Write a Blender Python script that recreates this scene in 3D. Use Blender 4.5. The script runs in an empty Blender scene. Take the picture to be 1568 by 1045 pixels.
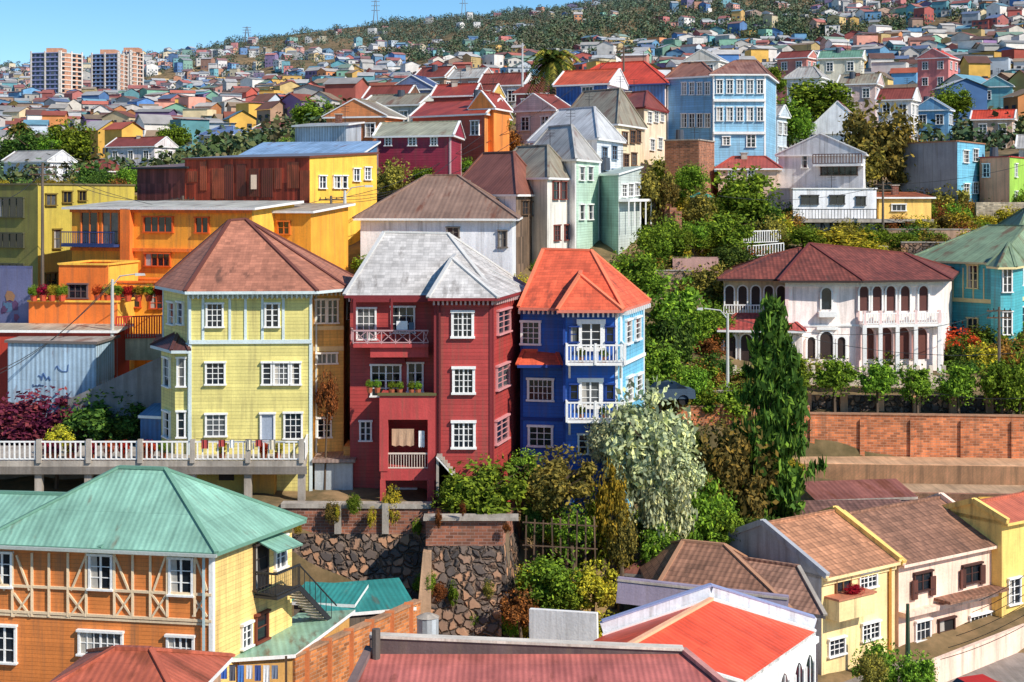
import bpy, math, random
import numpy as np
from mathutils import Vector
random.seed(7); rng=np.random.default_rng(7)
# survey constants: horizon reading 300, eye 20 m above datum
F=2352.; CX=784.; VH=300.; ZC=20.
def X(u,d): return (u-CX)/F*d
def Z(v,d): return ZC-(v-VH)/F*d
def P2(u,d): return Vector((X(u,d),d))
def P3(u,v,d): return Vector((X(u,d),d,Z(v,d)))
scene=bpy.context.scene
COL=scene.collection
def lin(c): 
    return tuple(((x/255.)/12.92 if x/255.<=.04045 else ((x/255.+.055)/1.055)**2.4) for x in c)+(1.,)
# ---------------------------------------------------------------- materials
_mc={}
def M(kind,rgb=(200,200,200),p=None,rust=0.):
    key=(kind,rgb,p,rust)
    if key in _mc: return _mc[key]
    m=bpy.data.materials.new(kind); m.use_nodes=True; nt=m.node_tree; bs=nt.nodes['Principled BSDF']; L=nt.links.new
    def N(t,**k):
        n=nt.nodes.new('ShaderNode'+t)
        for a,b in k.items(): setattr(n,a,b)
        return n
    def math_(op,a,b=None,c=None):
        n=N('Math',operation=op)
        for i,x in enumerate((a,b,c)):
            if x is None: continue
            if isinstance(x,(int,float)): n.inputs[i].default_value=x
            else: L(x,n.inputs[i])
        return n.outputs[0]
    def mulc(c,v):
        n=N('MixRGB',blend_type='MULTIPLY'); n.inputs[0].default_value=1
        if isinstance(c,tuple): n.inputs[1].default_value=c
        else: L(c,n.inputs[1])
        L(v,n.inputs[2]); return n.outputs[0]
    def mixc(f,c1,c2):
        n=N('MixRGB')
        for i,x in enumerate((f,c1,c2)):
            if isinstance(x,(int,float,tuple)): n.inputs[i].default_value=x
            else: L(x,n.inputs[i])
        return n.outputs[0]
    tc=N('TexCoord'); uv=tc.outputs['UV']; sp=N('SeparateXYZ'); L(uv,sp.inputs[0]); U,V=sp.outputs[0],sp.outputs[1]
    def noise(sx,sy,sc,det=3):
        mp=N('Mapping'); mp.inputs['Scale'].default_value=(sx,sy,1); L(uv,mp.inputs[0])
        n=N('TexNoise',noise_dimensions='2D'); n.inputs['Scale'].default_value=sc; n.inputs['Detail'].default_value=det; n.inputs['Roughness'].default_value=.65
        L(mp.outputs[0],n.inputs['Vector']); return n.outputs['Fac']
    col=lin(rgb); rough=.75; h=None; bs_str=.5; bd=.03
    n1=noise(1,1,.45); n2=noise(3,.25,.8); n3=noise(1,1,9,2)
    amp={'glass':0,'paint':.35,'stucco':.65,'clap':.55,'corr':.9,'roof':1.,'tile':.9,'shingle':.9,'wood':1.1,'brick':.9,'stone':.7,'conc':1.1}.get(kind,.5)
    v=math_('ADD',1.04-amp*.5,math_('MULTIPLY',n1,amp))
    v=math_('MULTIPLY',v,math_('ADD',1.02-amp*.35,math_('MULTIPLY',n2,amp*.7)))
    v=math_('MULTIPLY',v,math_('ADD',.86,math_('MULTIPLY',n3,.3)))
    def cell(pu,pv,lo,k):
        pn=N('TexWhiteNoise',noise_dimensions='2D'); cb=N('CombineXYZ'); L(math_('FLOOR',math_('DIVIDE',U,pu)),cb.inputs[0]); L(math_('FLOOR',math_('DIVIDE',V,pv)),cb.inputs[1]); L(cb.outputs[0],pn.inputs['Vector'])
        return math_('ADD',lo,math_('MULTIPLY',pn.outputs[0],k))
    if kind=='clap':
        fr=math_('FRACT',math_('DIVIDE',V,p or .2)); 
        ln=math_('MINIMUM',math_('ADD',math_('MULTIPLY',fr,4.),.5),1.)
        bn=N('TexWhiteNoise',noise_dimensions='1D'); L(math_('FLOOR',math_('DIVIDE',V,p or .2)),bn.inputs['W'])
        v=math_('MULTIPLY',v,math_('MULTIPLY',ln,math_('ADD',.92,math_('MULTIPLY',bn.outputs[0],.14))))
        v=math_('MULTIPLY',v,cell(2.7,(p or .2),.95,.1))
        h=math_('SUBTRACT',1.,fr); rough=.6
    elif kind in('corr','roof'):
        s=math_('SINE',math_('MULTIPLY',U,6.2832/(p or .22))); a_=.16 if kind=='corr' else .07
        v=math_('MULTIPLY',v,math_('ADD',1-a_,math_('MULTIPLY',s,a_)))
        sh=math_('FRACT',math_('DIVIDE',V,2.2)); v=math_('MULTIPLY',v,math_('MINIMUM',math_('ADD',math_('MULTIPLY',sh,20.),.7),1.))
        v=math_('MULTIPLY',v,cell(.85,2.2,.92,.14))
        h=s; rough=.5; bd=.012
    elif kind=='tile':
        fr=math_('FRACT',math_('DIVIDE',V,.38)); s=math_('SINE',math_('MULTIPLY',U,6.2832/.3))
        v=math_('MULTIPLY',v,math_('MINIMUM',math_('ADD',math_('MULTIPLY',fr,3.),.5),1.))
        v=math_('MULTIPLY',v,math_('ADD',.86,math_('MULTIPLY',s,.14)))
        v=math_('MULTIPLY',v,cell(.3,.38,.75,.5))
        h=math_('ADD',math_('MULTIPLY',s,.5),math_('SUBTRACT',1.,fr))
    elif kind=='shingle':
        fr=math_('FRACT',math_('DIVIDE',V,.3)); fu=math_('FRACT',math_('ADD',math_('DIVIDE',U,.34),math_('MULTIPLY',math_('FLOOR',math_('DIVIDE',V,.3)),.5)))
        v=math_('MULTIPLY',v,math_('MINIMUM',math_('ADD',math_('MULTIPLY',fr,4.),.5),1.)); v=math_('MULTIPLY',v,math_('MINIMUM',math_('ADD',math_('MULTIPLY',fu,7.),.65),1.))
        v=math_('MULTIPLY',v,cell(.34,.3,.82,.36)); h=math_('SUBTRACT',1.,fr)
    elif kind=='wood':
        fr=math_('FRACT',math_('DIVIDE',U,.26)); ln=math_('MINIMUM',math_('ADD',math_('MULTIPLY',fr,6.),.35),1.)
        v=math_('MULTIPLY',v,math_('MULTIPLY',ln,cell(.26,2.1,.5,.9))); h=ln
    elif kind=='brick':
        b=N('TexBrick'); L(uv,b.inputs['Vector']); b.inputs['Scale'].default_value=1.; b.inputs['Brick Width'].default_value=.42; b.inputs['Row Height'].default_value=.16
        b.inputs['Mortar Size'].default_value=.018; b.inputs['Color1'].default_value=col; b.inputs['Color2'].default_value=lin(tuple(int(x*.66) for x in rgb)); b.inputs['Mortar'].default_value=lin(tuple(int(x*.5+70) for x in rgb))
        col=b.outputs['Color']; h=math_('SUBTRACT',1.,b.outputs['Fac']); rough=.9
    elif kind=='stone':
        nn=N('TexNoise'); nn.inputs['Scale'].default_value=2.2; L(uv,nn.inputs['Vector'])
        mv=N('VectorMath',operation='MULTIPLY_ADD'); L(nn.outputs['Color'],mv.inputs[0]); mv.inputs[1].default_value=(.5,.5,0); L(uv,mv.inputs[2])
        vo=N('TexVoronoi',feature='DISTANCE_TO_EDGE'); vo.inputs['Scale'].default_value=2.1; L(mv.outputs[0],vo.inputs['Vector'])
        vc=N('TexVoronoi'); vc.inputs['Scale'].default_value=2.1; L(mv.outputs[0],vc.inputs['Vector'])
        bw=N('RGBToBW'); L(vc.outputs['Color'],bw.inputs[0])
        rp=N('ValToRGB'); L(bw.outputs[0],rp.inputs[0]); e=rp.color_ramp.elements; e[0].color=lin((74,68,66)); e[0].position=.2; e[1].color=lin((196,146,110)); e[1].position=.85
        x=e.new(.5); x.color=lin((126,108,96))
        ed=math_('MINIMUM',math_('MULTIPLY',vo.outputs['Distance'],7.),1.)
        col=mixc(ed,lin((108,90,76)),rp.outputs[0]); h=ed; bs_str=1.; bd=.2; rough=.9
    else:
        h=n3; bs_str=.3
    col=mulc(col,v)
    if kind in('roof','corr','tile') and rust==0: rust=.12
    if rust>0:
        rn=noise(1.2,.35,.9,6); f=N('MapRange'); L(rn,f.inputs[0]); f.inputs[1].default_value=.66-rust*.4; f.inputs[2].default_value=.8-rust*.4; f.inputs[3].default_value=0; f.inputs[4].default_value=.7
        rc_=lin((112,62,40)) if kind not in('tile','shingle') else (lin((70,52,44)) if max(rgb)-min(rgb)>25 else lin((112,104,98)))
        col=mixc(f.outputs[0],col,rc_)
    if kind in('stucco','clap','conc','corr','brick'):
        gn=noise(2.2,.12,1.1,4); f=N('MapRange'); L(gn,f.inputs[0]); f.inputs[1].default_value=.5; f.inputs[2].default_value=.78; f.inputs[3].default_value=0; f.inputs[4].default_value=.5
        col=mixc(f.outputs[0],col,lin((104,90,72)))
    if kind=='glass':
        g=N('NewGeometry'); r=N('ValToRGB'); L(g.outputs['Random Per Island'],r.inputs[0]); e=r.color_ramp.elements
        e[0].color=lin((16,20,26)); e[1].color=lin((110,112,112)); e[1].position=1.; x=e.new(.82); x.color=lin((36,44,54))
        col=mulc(r.outputs[0],math_('ADD',.3,math_('MULTIPLY',noise(1,1,2.5),1.4))); rough=.06; h=None; bs.inputs['Specular IOR Level'].default_value=.6
    L(col,bs.inputs['Base Color']); bs.inputs['Roughness'].default_value=rough
    if kind=='roof': bs.inputs['Specular IOR Level'].default_value=.35
    if h is not None:
        b=N('Bump'); b.inputs['Strength'].default_value=bs_str; b.inputs['Distance'].default_value=bd; L(h,b.inputs['Height']); L(b.outputs[0],bs.inputs['Normal'])
    _mc[key]=m; return m
WHT=M('paint',(234,232,228)); GL=M('glass'); IRON=M('paint',(40,42,45)); CONC=M('conc',(168,158,146)); DK=M('paint',(28,24,24)); STONE=M('stone'); WOODP=M('wood',(96,74,56))
# ---------------------------------------------------------------- builder
class Wl:
    def __init__(s,a,b):
        s.a=Vector(a); s.b=Vector(b); s.L=(s.b-s.a).length; s.e=(s.b-s.a)/s.L; s.n=Vector((s.e.y,-s.e.x))
    def s_at(s,u):
        t=(u-CX)/F; return (t*s.a.y-s.a.x)/(s.e.x-t*s.e.y)
    def pt(s,k,z,d=0):
        q=s.a+s.e*k+s.n*d; return Vector((q.x,q.y,z))
    def D(s,u): return s.a.y+s.s_at(u)*s.e.y
ALL=[]
class Bld:
    def __init__(s,name,o=None):
        s.name=name; s.o=Vector(o) if o is not None else None; s.parts={}; s.w=[]; s.inst=[]; ALL.append(s)
    def f(s,part,mat,pts):
        k=(part,mat.name)
        if k not in s.parts: s.parts[k]=(mat,[],[])
        _,v,fc=s.parts[k]; n=len(v); v.extend([Vector(p) for p in pts]); fc.append(tuple(range(n,n+len(pts))))
    def hexa(s,part,mat,b,t):
        s.f(part,mat,[b[3],b[2],b[1],b[0]]); s.f(part,mat,t)
        for i in range(4):
            j=(i+1)%4; s.f(part,mat,[b[i],b[j],t[j],t[i]])
    def beam(s,part,mat,p0,p1,w,h=None):
        h=h or w; p0=Vector(p0); p1=Vector(p1); d=(p1-p0)
        if d.length<1e-5: return
        d.normalize(); r=Vector((0,0,1)) if abs(d.z)<.95 else Vector((0,1,0)); sd=d.cross(r).normalized(); up=sd.cross(d)
        a=[p0-sd*w/2-up*h/2,p0+sd*w/2-up*h/2,p0+sd*w/2+up*h/2,p0-sd*w/2+up*h/2]; b=[q+(p1-p0) for q in a]
        s.f(part,mat,a); s.f(part,mat,[b[3],b[2],b[1],b[0]])
        for i in range(4):
            j=(i+1)%4; s.f(part,mat,[a[j],a[i],b[i],b[j]])
    def tube(s,part,mat,pts,rad,n=7):
        rings=[]
        for i,p in enumerate(pts):
            p=Vector(p); q=Vector(pts[min(i+1,len(pts)-1)])-Vector(pts[max(i-1,0)]); q.normalize()
            r=Vector((1,0,0)) if abs(q.z)>.7 else Vector((0,0,1)); a=q.cross(r).normalized(); b=q.cross(a)
            rings.append([p+(a*math.cos(k*6.2832/n)+b*math.sin(k*6.2832/n))*rad[i] for k in range(n)])
        for i in range(len(pts)-1):
            for k in range(n):
                j=(k+1)%n; s.f(part,mat,[rings[i][k],rings[i][j],rings[i+1][j],rings[i+1][k]])
        s.f(part,mat,rings[-1])
    def slab(s,part,mat,pts,z0,z1):
        b=[Vector((p[0],p[1],z0)) for p in pts]; t=[Vector((p[0],p[1],z1)) for p in pts]; n=len(pts)
        s.f(part,mat,b[::-1]); s.f(part,mat,t)
        for i in range(n):
            j=(i+1)%n; s.f(part,mat,[b[i],b[j],t[j],t[i]])
    def pbox(s,part,mat,u0,u1,v0,v1,d0,d1):
        x0,x1=X(u0,d0),X(u1,d0); s.slab(part,mat,[(x0,d0),(x1,d0),(x1,d1),(x0,d1)],Z(v1,d0),Z(v0,d0))
    def walls(s,pts,zb,ze,wm,part='walls'):
        n=len(pts); out=[]
        if not isinstance(wm,(list,tuple)): wm=[wm]*n
        for i in range(n):
            a,b=pts[i],pts[(i+1)%n]; w=Wl(a,b); s.w.append(w); out.append(w)
            s.f(part,wm[min(i,len(wm)-1)],[(a[0],a[1],zb),(b[0],b[1],zb),(b[0],b[1],ze),(a[0],a[1],ze)])
        if s.o is None: s.o=Vector((pts[0][0],pts[0][1],zb))
        return out
    def wbox(s,w,s0,s1,z0,z1,d0,d1,part,mat):
        b=[w.pt(s0,z0,d1),w.pt(s1,z0,d1),w.pt(s1,z0,d0),w.pt(s0,z0,d0)]; t=[w.pt(s0,z1,d1),w.pt(s1,z1,d1),w.pt(s1,z1,d0),w.pt(s0,z1,d0)]
        s.hexa(part,mat,b,t)
    def wr(s,w,s0,s1,z0,z1,c=2,r=3,fr=None,ft=.1,glass=None):
        fr=fr or WHT; glass=glass or GL
        s.f('window_glass',glass,[w.pt(s0,z0,.03),w.pt(s1,z0,.03),w.pt(s1,z1,.03),w.pt(s0,z1,.03)])
        s.wbox(w,s0-ft,s0,z0,z1,0,.12,'window_frames',fr); s.wbox(w,s1,s1+ft,z0,z1,0,.12,'window_frames',fr)
        s.wbox(w,s0-ft-.04,s1+ft+.04,z1,z1+ft,0,.2,'window_frames',fr); s.wbox(w,s0-ft-.05,s1+ft+.05,z0-ft*.8,z0,0,.2,'window_frames',fr)
        if random.random()<.25:
            cw=(s1-s0)*random.uniform(.2,.45); s.f('curtain',M('paint',(176,170,160)),[w.pt(s0,z0,.034),w.pt(s0+cw,z0,.034),w.pt(s0+cw*.8,z1,.034),w.pt(s0,z1,.034)])
        for i in range(1,c):
            x=s0+(s1-s0)*i/c; k=.045 if (c%2==0 and i==c//2) else .02
            s.wbox(w,x-k,x+k,z0,z1,.03,.07,'window_frames',fr)
        for i in range(1,r):
            z=z0+(z1-z0)*i/r; s.wbox(w,s0,s1,z-.018,z+.018,.03,.062,'window_frames',fr)
    def win(s,w,u,v,pw,ph,c=2,r=3,fr=None,ft=.1,glass=None):
        s0,s1=w.s_at(u-pw/2),w.s_at(u+pw/2); D=w.D(u); s.wr(w,s0,s1,Z(v+ph/2,D),Z(v-ph/2,D),c,r,fr,ft,glass)
    def wins(s,w,lst,**k):
        for q in lst: s.win(w,*q,**k)
    def auto(s,w,nc,nr,z0,dz,ww=.9,wh=1.3,**k):
        for j in range(nr):
            for i in range(nc):
                c=w.L*(i+.5)/nc; z=z0+j*dz
                if random.random()<.08: continue
                s.wr(w,c-ww/2,c+ww/2,z,z+wh,**k)
    def arch(s,w,u,vt,vb,pw,fr=None,ft=.12,glass=None,dz=None):
        fr=fr or WHT; s0,s1=w.s_at(u-pw/2),w.s_at(u+pw/2); D=w.D(u); z0,z1=Z(vb,D),Z(vt,D); r=(s1-s0)/2; c=(s0+s1)/2; zc=z1-r
        arc=[(c+r*math.cos(a),zc+r*math.sin(a)) for a in [math.pi*i/10 for i in range(11)]]
        s.f('arch_infill',glass or GL,[w.pt(x,z,.03) for x,z in [(s0,z0),(s1,z0)]+arc])  # flat panel; dark colours passed in stand for shade inside the arch
        r2=r+ft; arc2=[(c+r2*math.cos(a),zc+r2*math.sin(a)) for a in [math.pi*i/10 for i in range(11)]]
        for i in range(10):
            p=[arc[i],arc2[i],arc2[i+1],arc[i+1]]
            s.f('arch_trim',fr,[w.pt(x,z,.16) for x,z in p]); s.f('arch_trim',fr,[w.pt(*arc[i+1],.16),w.pt(*arc[i+1],.0),w.pt(*arc[i],0),w.pt(*arc[i],.16)])
        s.wbox(w,s0-ft,s0,z0,zc,0,.16,'arch_trim',fr); s.wbox(w,s1,s1+ft,z0,zc,0,.16,'arch_trim',fr)
    def roofpoly(s,E,R,asg,mat,gab=(),gmat=None,fas=.16,fm=None,cap=None):
        n=len(E); fm=fm or WHT
        for i in range(n):
            j=(i+1)%n; p=[E[i],E[j],R[asg[j]]]
            if asg[i]!=asg[j]: p.append(R[asg[i]])
            if i in gab: s.f('gable',gmat or WHT,p)
            else: s.f('roof',mat,p)
            dn=Vector((0,0,-fas)); s.f('fascia',fm,[E[i]+dn,E[j]+dn,E[j],E[i]])
        s.f('soffit',fm,[e+Vector((0,0,-fas)) for e in E][::-1])
        up=Vector((0,0,.03)); cm=cap or mat
        for i in range(n):
            s.beam('ridge_caps',cm if (i not in gab and (i-1)%n not in gab) else fm,E[i]+up,R[asg[i]]+up,.2,.1)
        for i in range(len(R)-1): s.beam('ridge_caps',cm,R[i]+up,R[i+1]+up,.22,.12)
    def chimney(s,p,h=1.,m=None):
        m=m or M('brick',(140,80,60)); s.slab('chimney',m,[(p[0]-.3,p[1]-.3),(p[0]+.3,p[1]-.3),(p[0]+.3,p[1]+.3),(p[0]-.3,p[1]+.3)],p[2]-1,p[2]+h); s.slab('chimney_cap',CONC,[(p[0]-.38,p[1]-.38),(p[0]+.38,p[1]-.38),(p[0]+.38,p[1]+.38),(p[0]-.38,p[1]+.38)],p[2]+h,p[2]+h+.1)
    def rail(s,p0,p1,h=.95,sp=.22,mat=None,k=.045,x=False):
        mat=mat or WHT; p0=Vector(p0); p1=Vector(p1); L=(p1-p0).length; n=max(2,int(L/sp)); up=Vector((0,0,h))
        s.beam('railing',mat,p0+up,p1+up,.09,.08); s.beam('railing',mat,p0+up*.1,p1+up*.1,.06,.06)
        for i in range(n+1):
            q=p0.lerp(p1,i/n)
            if x:
                if i<n and i%3==0:
                    q2=p0.lerp(p1,min(1,(i+3)/n)); s.beam('railing',mat,q+up*.1,q2+up,k); s.beam('railing',mat,q+up,q2+up*.1,k); s.beam('railing',mat,q,q+up,k*1.4)
            else: s.beam('railing',mat,q+up*.1,q+up*.97,k)
    def build(s):
        if not s.parts: return
        if s.o is None: s.o=Vector(next(iter(s.parts.values()))[1][0])
        em=bpy.data.objects.new(s.name,None); em.location=s.o; em.empty_display_size=.5; COL.objects.link(em)
        for (part,_),(mat,vs,fs) in s.parts.items():
            me=bpy.data.meshes.new(part); me.from_pydata([tuple(v-s.o) for v in vs],[],fs)
            uvl=me.uv_layers.new(name='UVMap'); uvs=[]
            for fc in fs:
                a,b,c=vs[fc[0]],vs[fc[1]],vs[fc[2]]; n=(b-a).cross(c-a)
                if n.length<1e-9: n=Vector((0,0,1))
                n.normalize(); t=Vector((0,0,1)).cross(n)
                t=Vector((1,0,0)) if t.length<.02 else t.normalized()
                w=n.cross(t)
                for i in fc: uvs.append(t.dot(vs[i])); uvs.append(w.dot(vs[i]))
            uvl.data.foreach_set('uv',uvs); me.materials.append(mat)
            ob=bpy.data.objects.new(part,me); ob.parent=em; COL.objects.link(ob)
        for me,loc,sc,rz in s.inst:
            o=bpy.data.objects.new('foliage',me); o.parent=em; o.location=Vector(loc)-s.o; o.scale=sc; o.rotation_euler=(0,0,rz); COL.objects.link(o)
def V3(p,z): return Vector((p[0],p[1],z))
def house(name,A,B,C,ze,zb,wm,roof,rm=None,ov=.35,D4=None,fm=None,cap=None,corner=None):
    a=P2(*A); b=P2(*B)
    if isinstance(C,(int,float)): 
        e=(b-a).normalized(); c=b+Vector((-e.y,e.x))*C
    else: c=P2(*C)
    d=P2(*D4) if D4 else a+(c-b)
    h=Bld(name); wl=h.walls([a,b,c,d],zb,ze-.05,wm); w0=wm[0] if isinstance(wm,(list,tuple)) else wm
    gm=wm[1] if isinstance(wm,(list,tuple)) and len(wm)>1 else w0
    eS=(b-a).normalized(); eT=(c-b).normalized(); fm=fm or WHT
    E=[V3(a-eS*ov-eT*ov,ze),V3(b+eS*ov-eT*ov,ze),V3(c+eS*ov+eT*ov,ze),V3(d-eS*ov+eT*ov,ze)]
    k=roof[0]; rh=Vector((0,0,roof[1]))
    if k=='gs': h.roofpoly(E,[(E[0]+E[3])/2+rh,(E[1]+E[2])/2+rh],[0,1,1,0],rm,gab=(1,3),gmat=gm,fm=fm,cap=cap)
    elif k=='gt': h.roofpoly(E,[(E[0]+E[1])/2+rh,(E[2]+E[3])/2+rh],[0,0,1,1],rm,gab=(0,2),gmat=w0,fm=fm,cap=cap)
    elif k=='hs':
        i=roof[2]; m0=(E[0]+E[3])/2+rh; m1=(E[1]+E[2])/2+rh; h.roofpoly(E,[m0.lerp(m1,i),m1.lerp(m0,i)],[0,1,1,0],rm,fm=fm,cap=cap)
    elif k=='ht':
        i=roof[2]; m0=(E[0]+E[1])/2+rh; m1=(E[2]+E[3])/2+rh; h.roofpoly(E,[m0.lerp(m1,i),m1.lerp(m0,i)],[0,0,1,1],rm,fm=fm,cap=cap)
    elif k=='sh':
        T=[E[0],E[1],E[2]+rh,E[3]+rh]; bt=[e-Vector((0,0,.16)) for e in T]; h.f('roof',rm,T)
        for i in range(4): j=(i+1)%4; h.f('fascia',fm,[bt[i],bt[j],T[j],T[i]])
        h.f('gable',w0,[V3(a,ze-.06),V3(d,ze-.06),V3(d,ze+roof[1]-.1)]); h.f('gable',gm,[V3(b,ze-.06),V3(c,ze-.06),V3(c,ze+roof[1]-.1)])
    elif k=='fl':
        h.f('roof',rm,[V3(p,ze-.3) for p in (a,b,c,d)]); q=[V3(p,ze) for p in (a,b,c,d)]
        for i in range(4): h.beam('coping',fm,q[i],q[(i+1)%4],.22,.12)
    for wdx in (0,1,3) if corner else ():
        w=wl[wdx]; h.wbox(w,0,.14,zb,ze-.16,0,.04,'corner_boards',corner); h.wbox(w,w.L-.14,w.L,zb,ze-.16,0,.04,'corner_boards',corner)
    return h,wl
# ---------------------------------------------------------------- terrain
TU=np.array([0,250,450,650,850,1050,1250,1450,1568.])
TT={8:[-8]*9,60:[-4.5]*9,76:[-4,-4,-3.4,-3.2,-3,-4,-4.6,-4.6,-4.6],79.6:[-4,-4,-3,-3,-1.5,-2,-4.3,-4.5,-4.5],80.4:[3.4,3.4,3.6,3.4,-.5,-1,-4,-4.5,-4.5],
88:[4.5,4.5,4,4,3,2.2,-1,-3,-3],95:[6,6,6,6,5,3.2,1.6,1.,1.],99.6:[7.3,7.6,7.6,7.5,6.6,4.2,3.0,2.6,2.6],100.6:[7.5,8,8,8,7,5.6,5.1,5.,5.],105:[8.5,9,9,9.5,9,7,5.3,5.2,5.2],
112:[9.5,10,12,13,12,9.5,7.2,7,7],125:[14.5,14.5,17,17,14.5,13.5,8.5,8,8],135:[18,18,20,20,17,15,13.,13.,13.],150:[19.5,20,23,24,22,19.5,17.4,17.4,17.4],
170:[20,21,25,28,29,24,21.,21.5,22],200:[20,21.5,26.5,30,31,27,25,25,26],300:[23,25,32,36,37,35,33,33,34],400:[30,33,38,42,44,44,44,44,46],500:[37.5,41,46,48,51,53,56,57,59],700:[52,55,62,67,76,80,84,89,94],
1000:[80,82,90,98,115,122,131,142,150],1400:[118,130,143,158,174,190,206,224,234],1800:[168,188,208,224,240,262,280,300,312],2600:[180,200,210,225,240,262,275,288,300],4500:[150]*9}
TD=np.array(sorted(TT)); TZ=np.array([TT[d] for d in sorted(TT)],float)
def gzn(x,y):
    x=np.asarray(x,float); y=np.asarray(y,float); u=np.clip(x/np.maximum(y,1)*F+CX,0,1568)
    iu=np.clip(np.searchsorted(TU,u)-1,0,len(TU)-2); fu=(u-TU[iu])/(TU[iu+1]-TU[iu])
    idd=np.clip(np.searchsorted(TD,y)-1,0,len(TD)-2); fd=np.clip((y-TD[idd])/(TD[idd+1]-TD[idd]),0,1)
    z0=TZ[idd,iu]*(1-fu)+TZ[idd,iu+1]*fu; z1=TZ[idd+1,iu]*(1-fu)+TZ[idd+1,iu+1]*fu
    z=z0*(1-fd)+z1*fd
    a=np.clip((y-230)/900,0,1)*np.clip((1850-y)/500,.25,1)
    z=z+a*(8*np.sin(x*.013+y*.004)*np.sin(y*.009+1)+5*np.sin(x*.037+2)*np.sin(y*.021)+2.*np.sin(x*.09)*np.sin(y*.07))
    return z
def gz(x,y): return float(gzn(x,y))
def terrain():
    ds=np.unique(np.concatenate([np.linspace(8,60,12),np.linspace(62,210,150),np.geomspace(214,2600,150),[3000,4500],TD])); us=np.linspace(-900,2500,230)
    D,U=np.meshgrid(ds,us,indexing='ij'); Xx=(U-CX)/F*D; Zz=gzn(Xx,D)+.12*np.sin(Xx*1.7)*np.sin(D*1.3)
    v=np.stack([Xx,D,Zz],-1).reshape(-1,3); nr,nc=D.shape; i=np.arange(nr-1)[:,None]*nc+np.arange(nc-1)[None]; i=i.ravel()
    f=np.stack([i,i+1,i+nc+1,i+nc],-1)
    me=bpy.data.meshes.new('ground'); me.from_pydata(v.tolist(),[],f.tolist()); me.polygons.foreach_set('use_smooth',[True]*len(f)); 
    m=bpy.data.materials.new('hillside_earth'); m.use_nodes=True; nt=m.node_tree; bs=nt.nodes['Principled BSDF']; bs.inputs['Roughness'].default_value=1
    tc=nt.nodes.new('ShaderNodeTexCoord')
    def nz(sc,c0,c1,p0,p1):
        n=nt.nodes.new('ShaderNodeTexNoise'); n.inputs['Scale'].default_value=sc; n.inputs['Detail'].default_value=8; n.inputs['Roughness'].default_value=.7; nt.links.new(tc.outputs['Object'],n.inputs['Vector'])
        r=nt.nodes.new('ShaderNodeValToRGB'); nt.links.new(n.outputs['Fac'],r.inputs[0]); r.color_ramp.elements[0].color=c0; r.color_ramp.elements[0].position=p0; r.color_ramp.elements[1].color=c1; r.color_ramp.elements[1].position=p1; return r.outputs[0]
    a=nz(.02,lin((122,108,76)),lin((172,142,106)),.42,.66); b=nz(.35,(.36,.38,.28,1),(1.1,1.0,.95,1),.38,.62)
    mx=nt.nodes.new('ShaderNodeMixRGB'); mx.blend_type='MULTIPLY'; mx.inputs[0].default_value=1; nt.links.new(a,mx.inputs[1]); nt.links.new(b,mx.inputs[2]); nt.links.new(mx.outputs[0],bs.inputs['Base Color'])
    me.materials.append(m); o=bpy.data.objects.new('ground',me); COL.objects.link(o)
terrain()
# ---------------------------------------------------------------- foliage
def leafmat(name,c,var=.6):
    m=bpy.data.materials.new(name); m.use_nodes=True; nt=m.node_tree; nt.nodes.remove(nt.nodes['Principled BSDF']); out=nt.nodes['Material Output']; L=nt.links.new
    g=nt.nodes.new('ShaderNodeNewGeometry'); oi=nt.nodes.new('ShaderNodeObjectInfo'); r=nt.nodes.new('ShaderNodeValToRGB'); L(g.outputs['Random Per Island'],r.inputs[0])
    c=lin(c); e=r.color_ramp.elements; e[0].color=tuple(x*.35 for x in c[:3])+(1,); e[1].color=(min(1,c[0]*2.1+.03),min(1,c[1]*1.8+.03),c[2]*1.2,1); x=e.new(.55); x.color=c
    hs=nt.nodes.new('ShaderNodeHueSaturation'); L(r.outputs[0],hs.inputs['Color'])
    a=nt.nodes.new('ShaderNodeMath'); a.operation='MULTIPLY_ADD'; a.inputs[1].default_value=.05; a.inputs[2].default_value=.46; L(oi.outputs['Random'],a.inputs[0]); L(a.outputs[0],hs.inputs['Hue'])
    b=nt.nodes.new('ShaderNodeMath'); b.operation='MULTIPLY_ADD'; b.inputs[1].default_value=var; b.inputs[2].default_value=1.-var/2; L(oi.outputs['Random'],b.inputs[0]); L(b.outputs[0],hs.inputs['Value'])
    d=nt.nodes.new('ShaderNodeBsdfDiffuse'); t=nt.nodes.new('ShaderNodeBsdfTranslucent'); L(hs.outputs[0],d.inputs[0]); L(hs.outputs[0],t.inputs[0])
    mx=nt.nodes.new('ShaderNodeMixShader'); mx.inputs[0].default_value=.25; L(d.outputs[0],mx.inputs[1]); L(t.outputs[0],mx.inputs[2]); L(mx.outputs[0],out.inputs[0]); return m
G={'g':leafmat('leaf_green',(108,144,54)),'d':leafmat('leaf_dark',(74,106,52)),'y':leafmat('leaf_yellowgreen',(172,168,60)),'o':leafmat('leaf_olive',(132,128,66)),'s':leafmat('leaf_silver',(188,200,160),.12),
 'r':leafmat('leaf_red',(176,72,46)),'p':leafmat('leaf_bougainvillea',(104,44,68)),'b':leafmat('leaf_brown',(146,110,60)),'c':leafmat('leaf_conifer',(80,118,54),.2)}
def quads(pos,nrm,size,asp=1.6,down=None):
    n=len(pos); r=rng.normal(size=(n,3)) if down is None else down+rng.normal(size=(n,3))*.3
    t=np.cross(nrm,r); t/=np.linalg.norm(t,axis=1)[:,None]+1e-9; b=np.cross(nrm,t)
    if down is not None: t,b=b,t
    s=size[:,None]; l=t*s*asp*.5; w=b*s*.5
    v=np.stack([pos-l,pos+w*.9-l*.1,pos+l,pos-w*.9-l*.1],1).reshape(-1,3)
    return v,np.arange(n*4).reshape(n,4)
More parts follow.
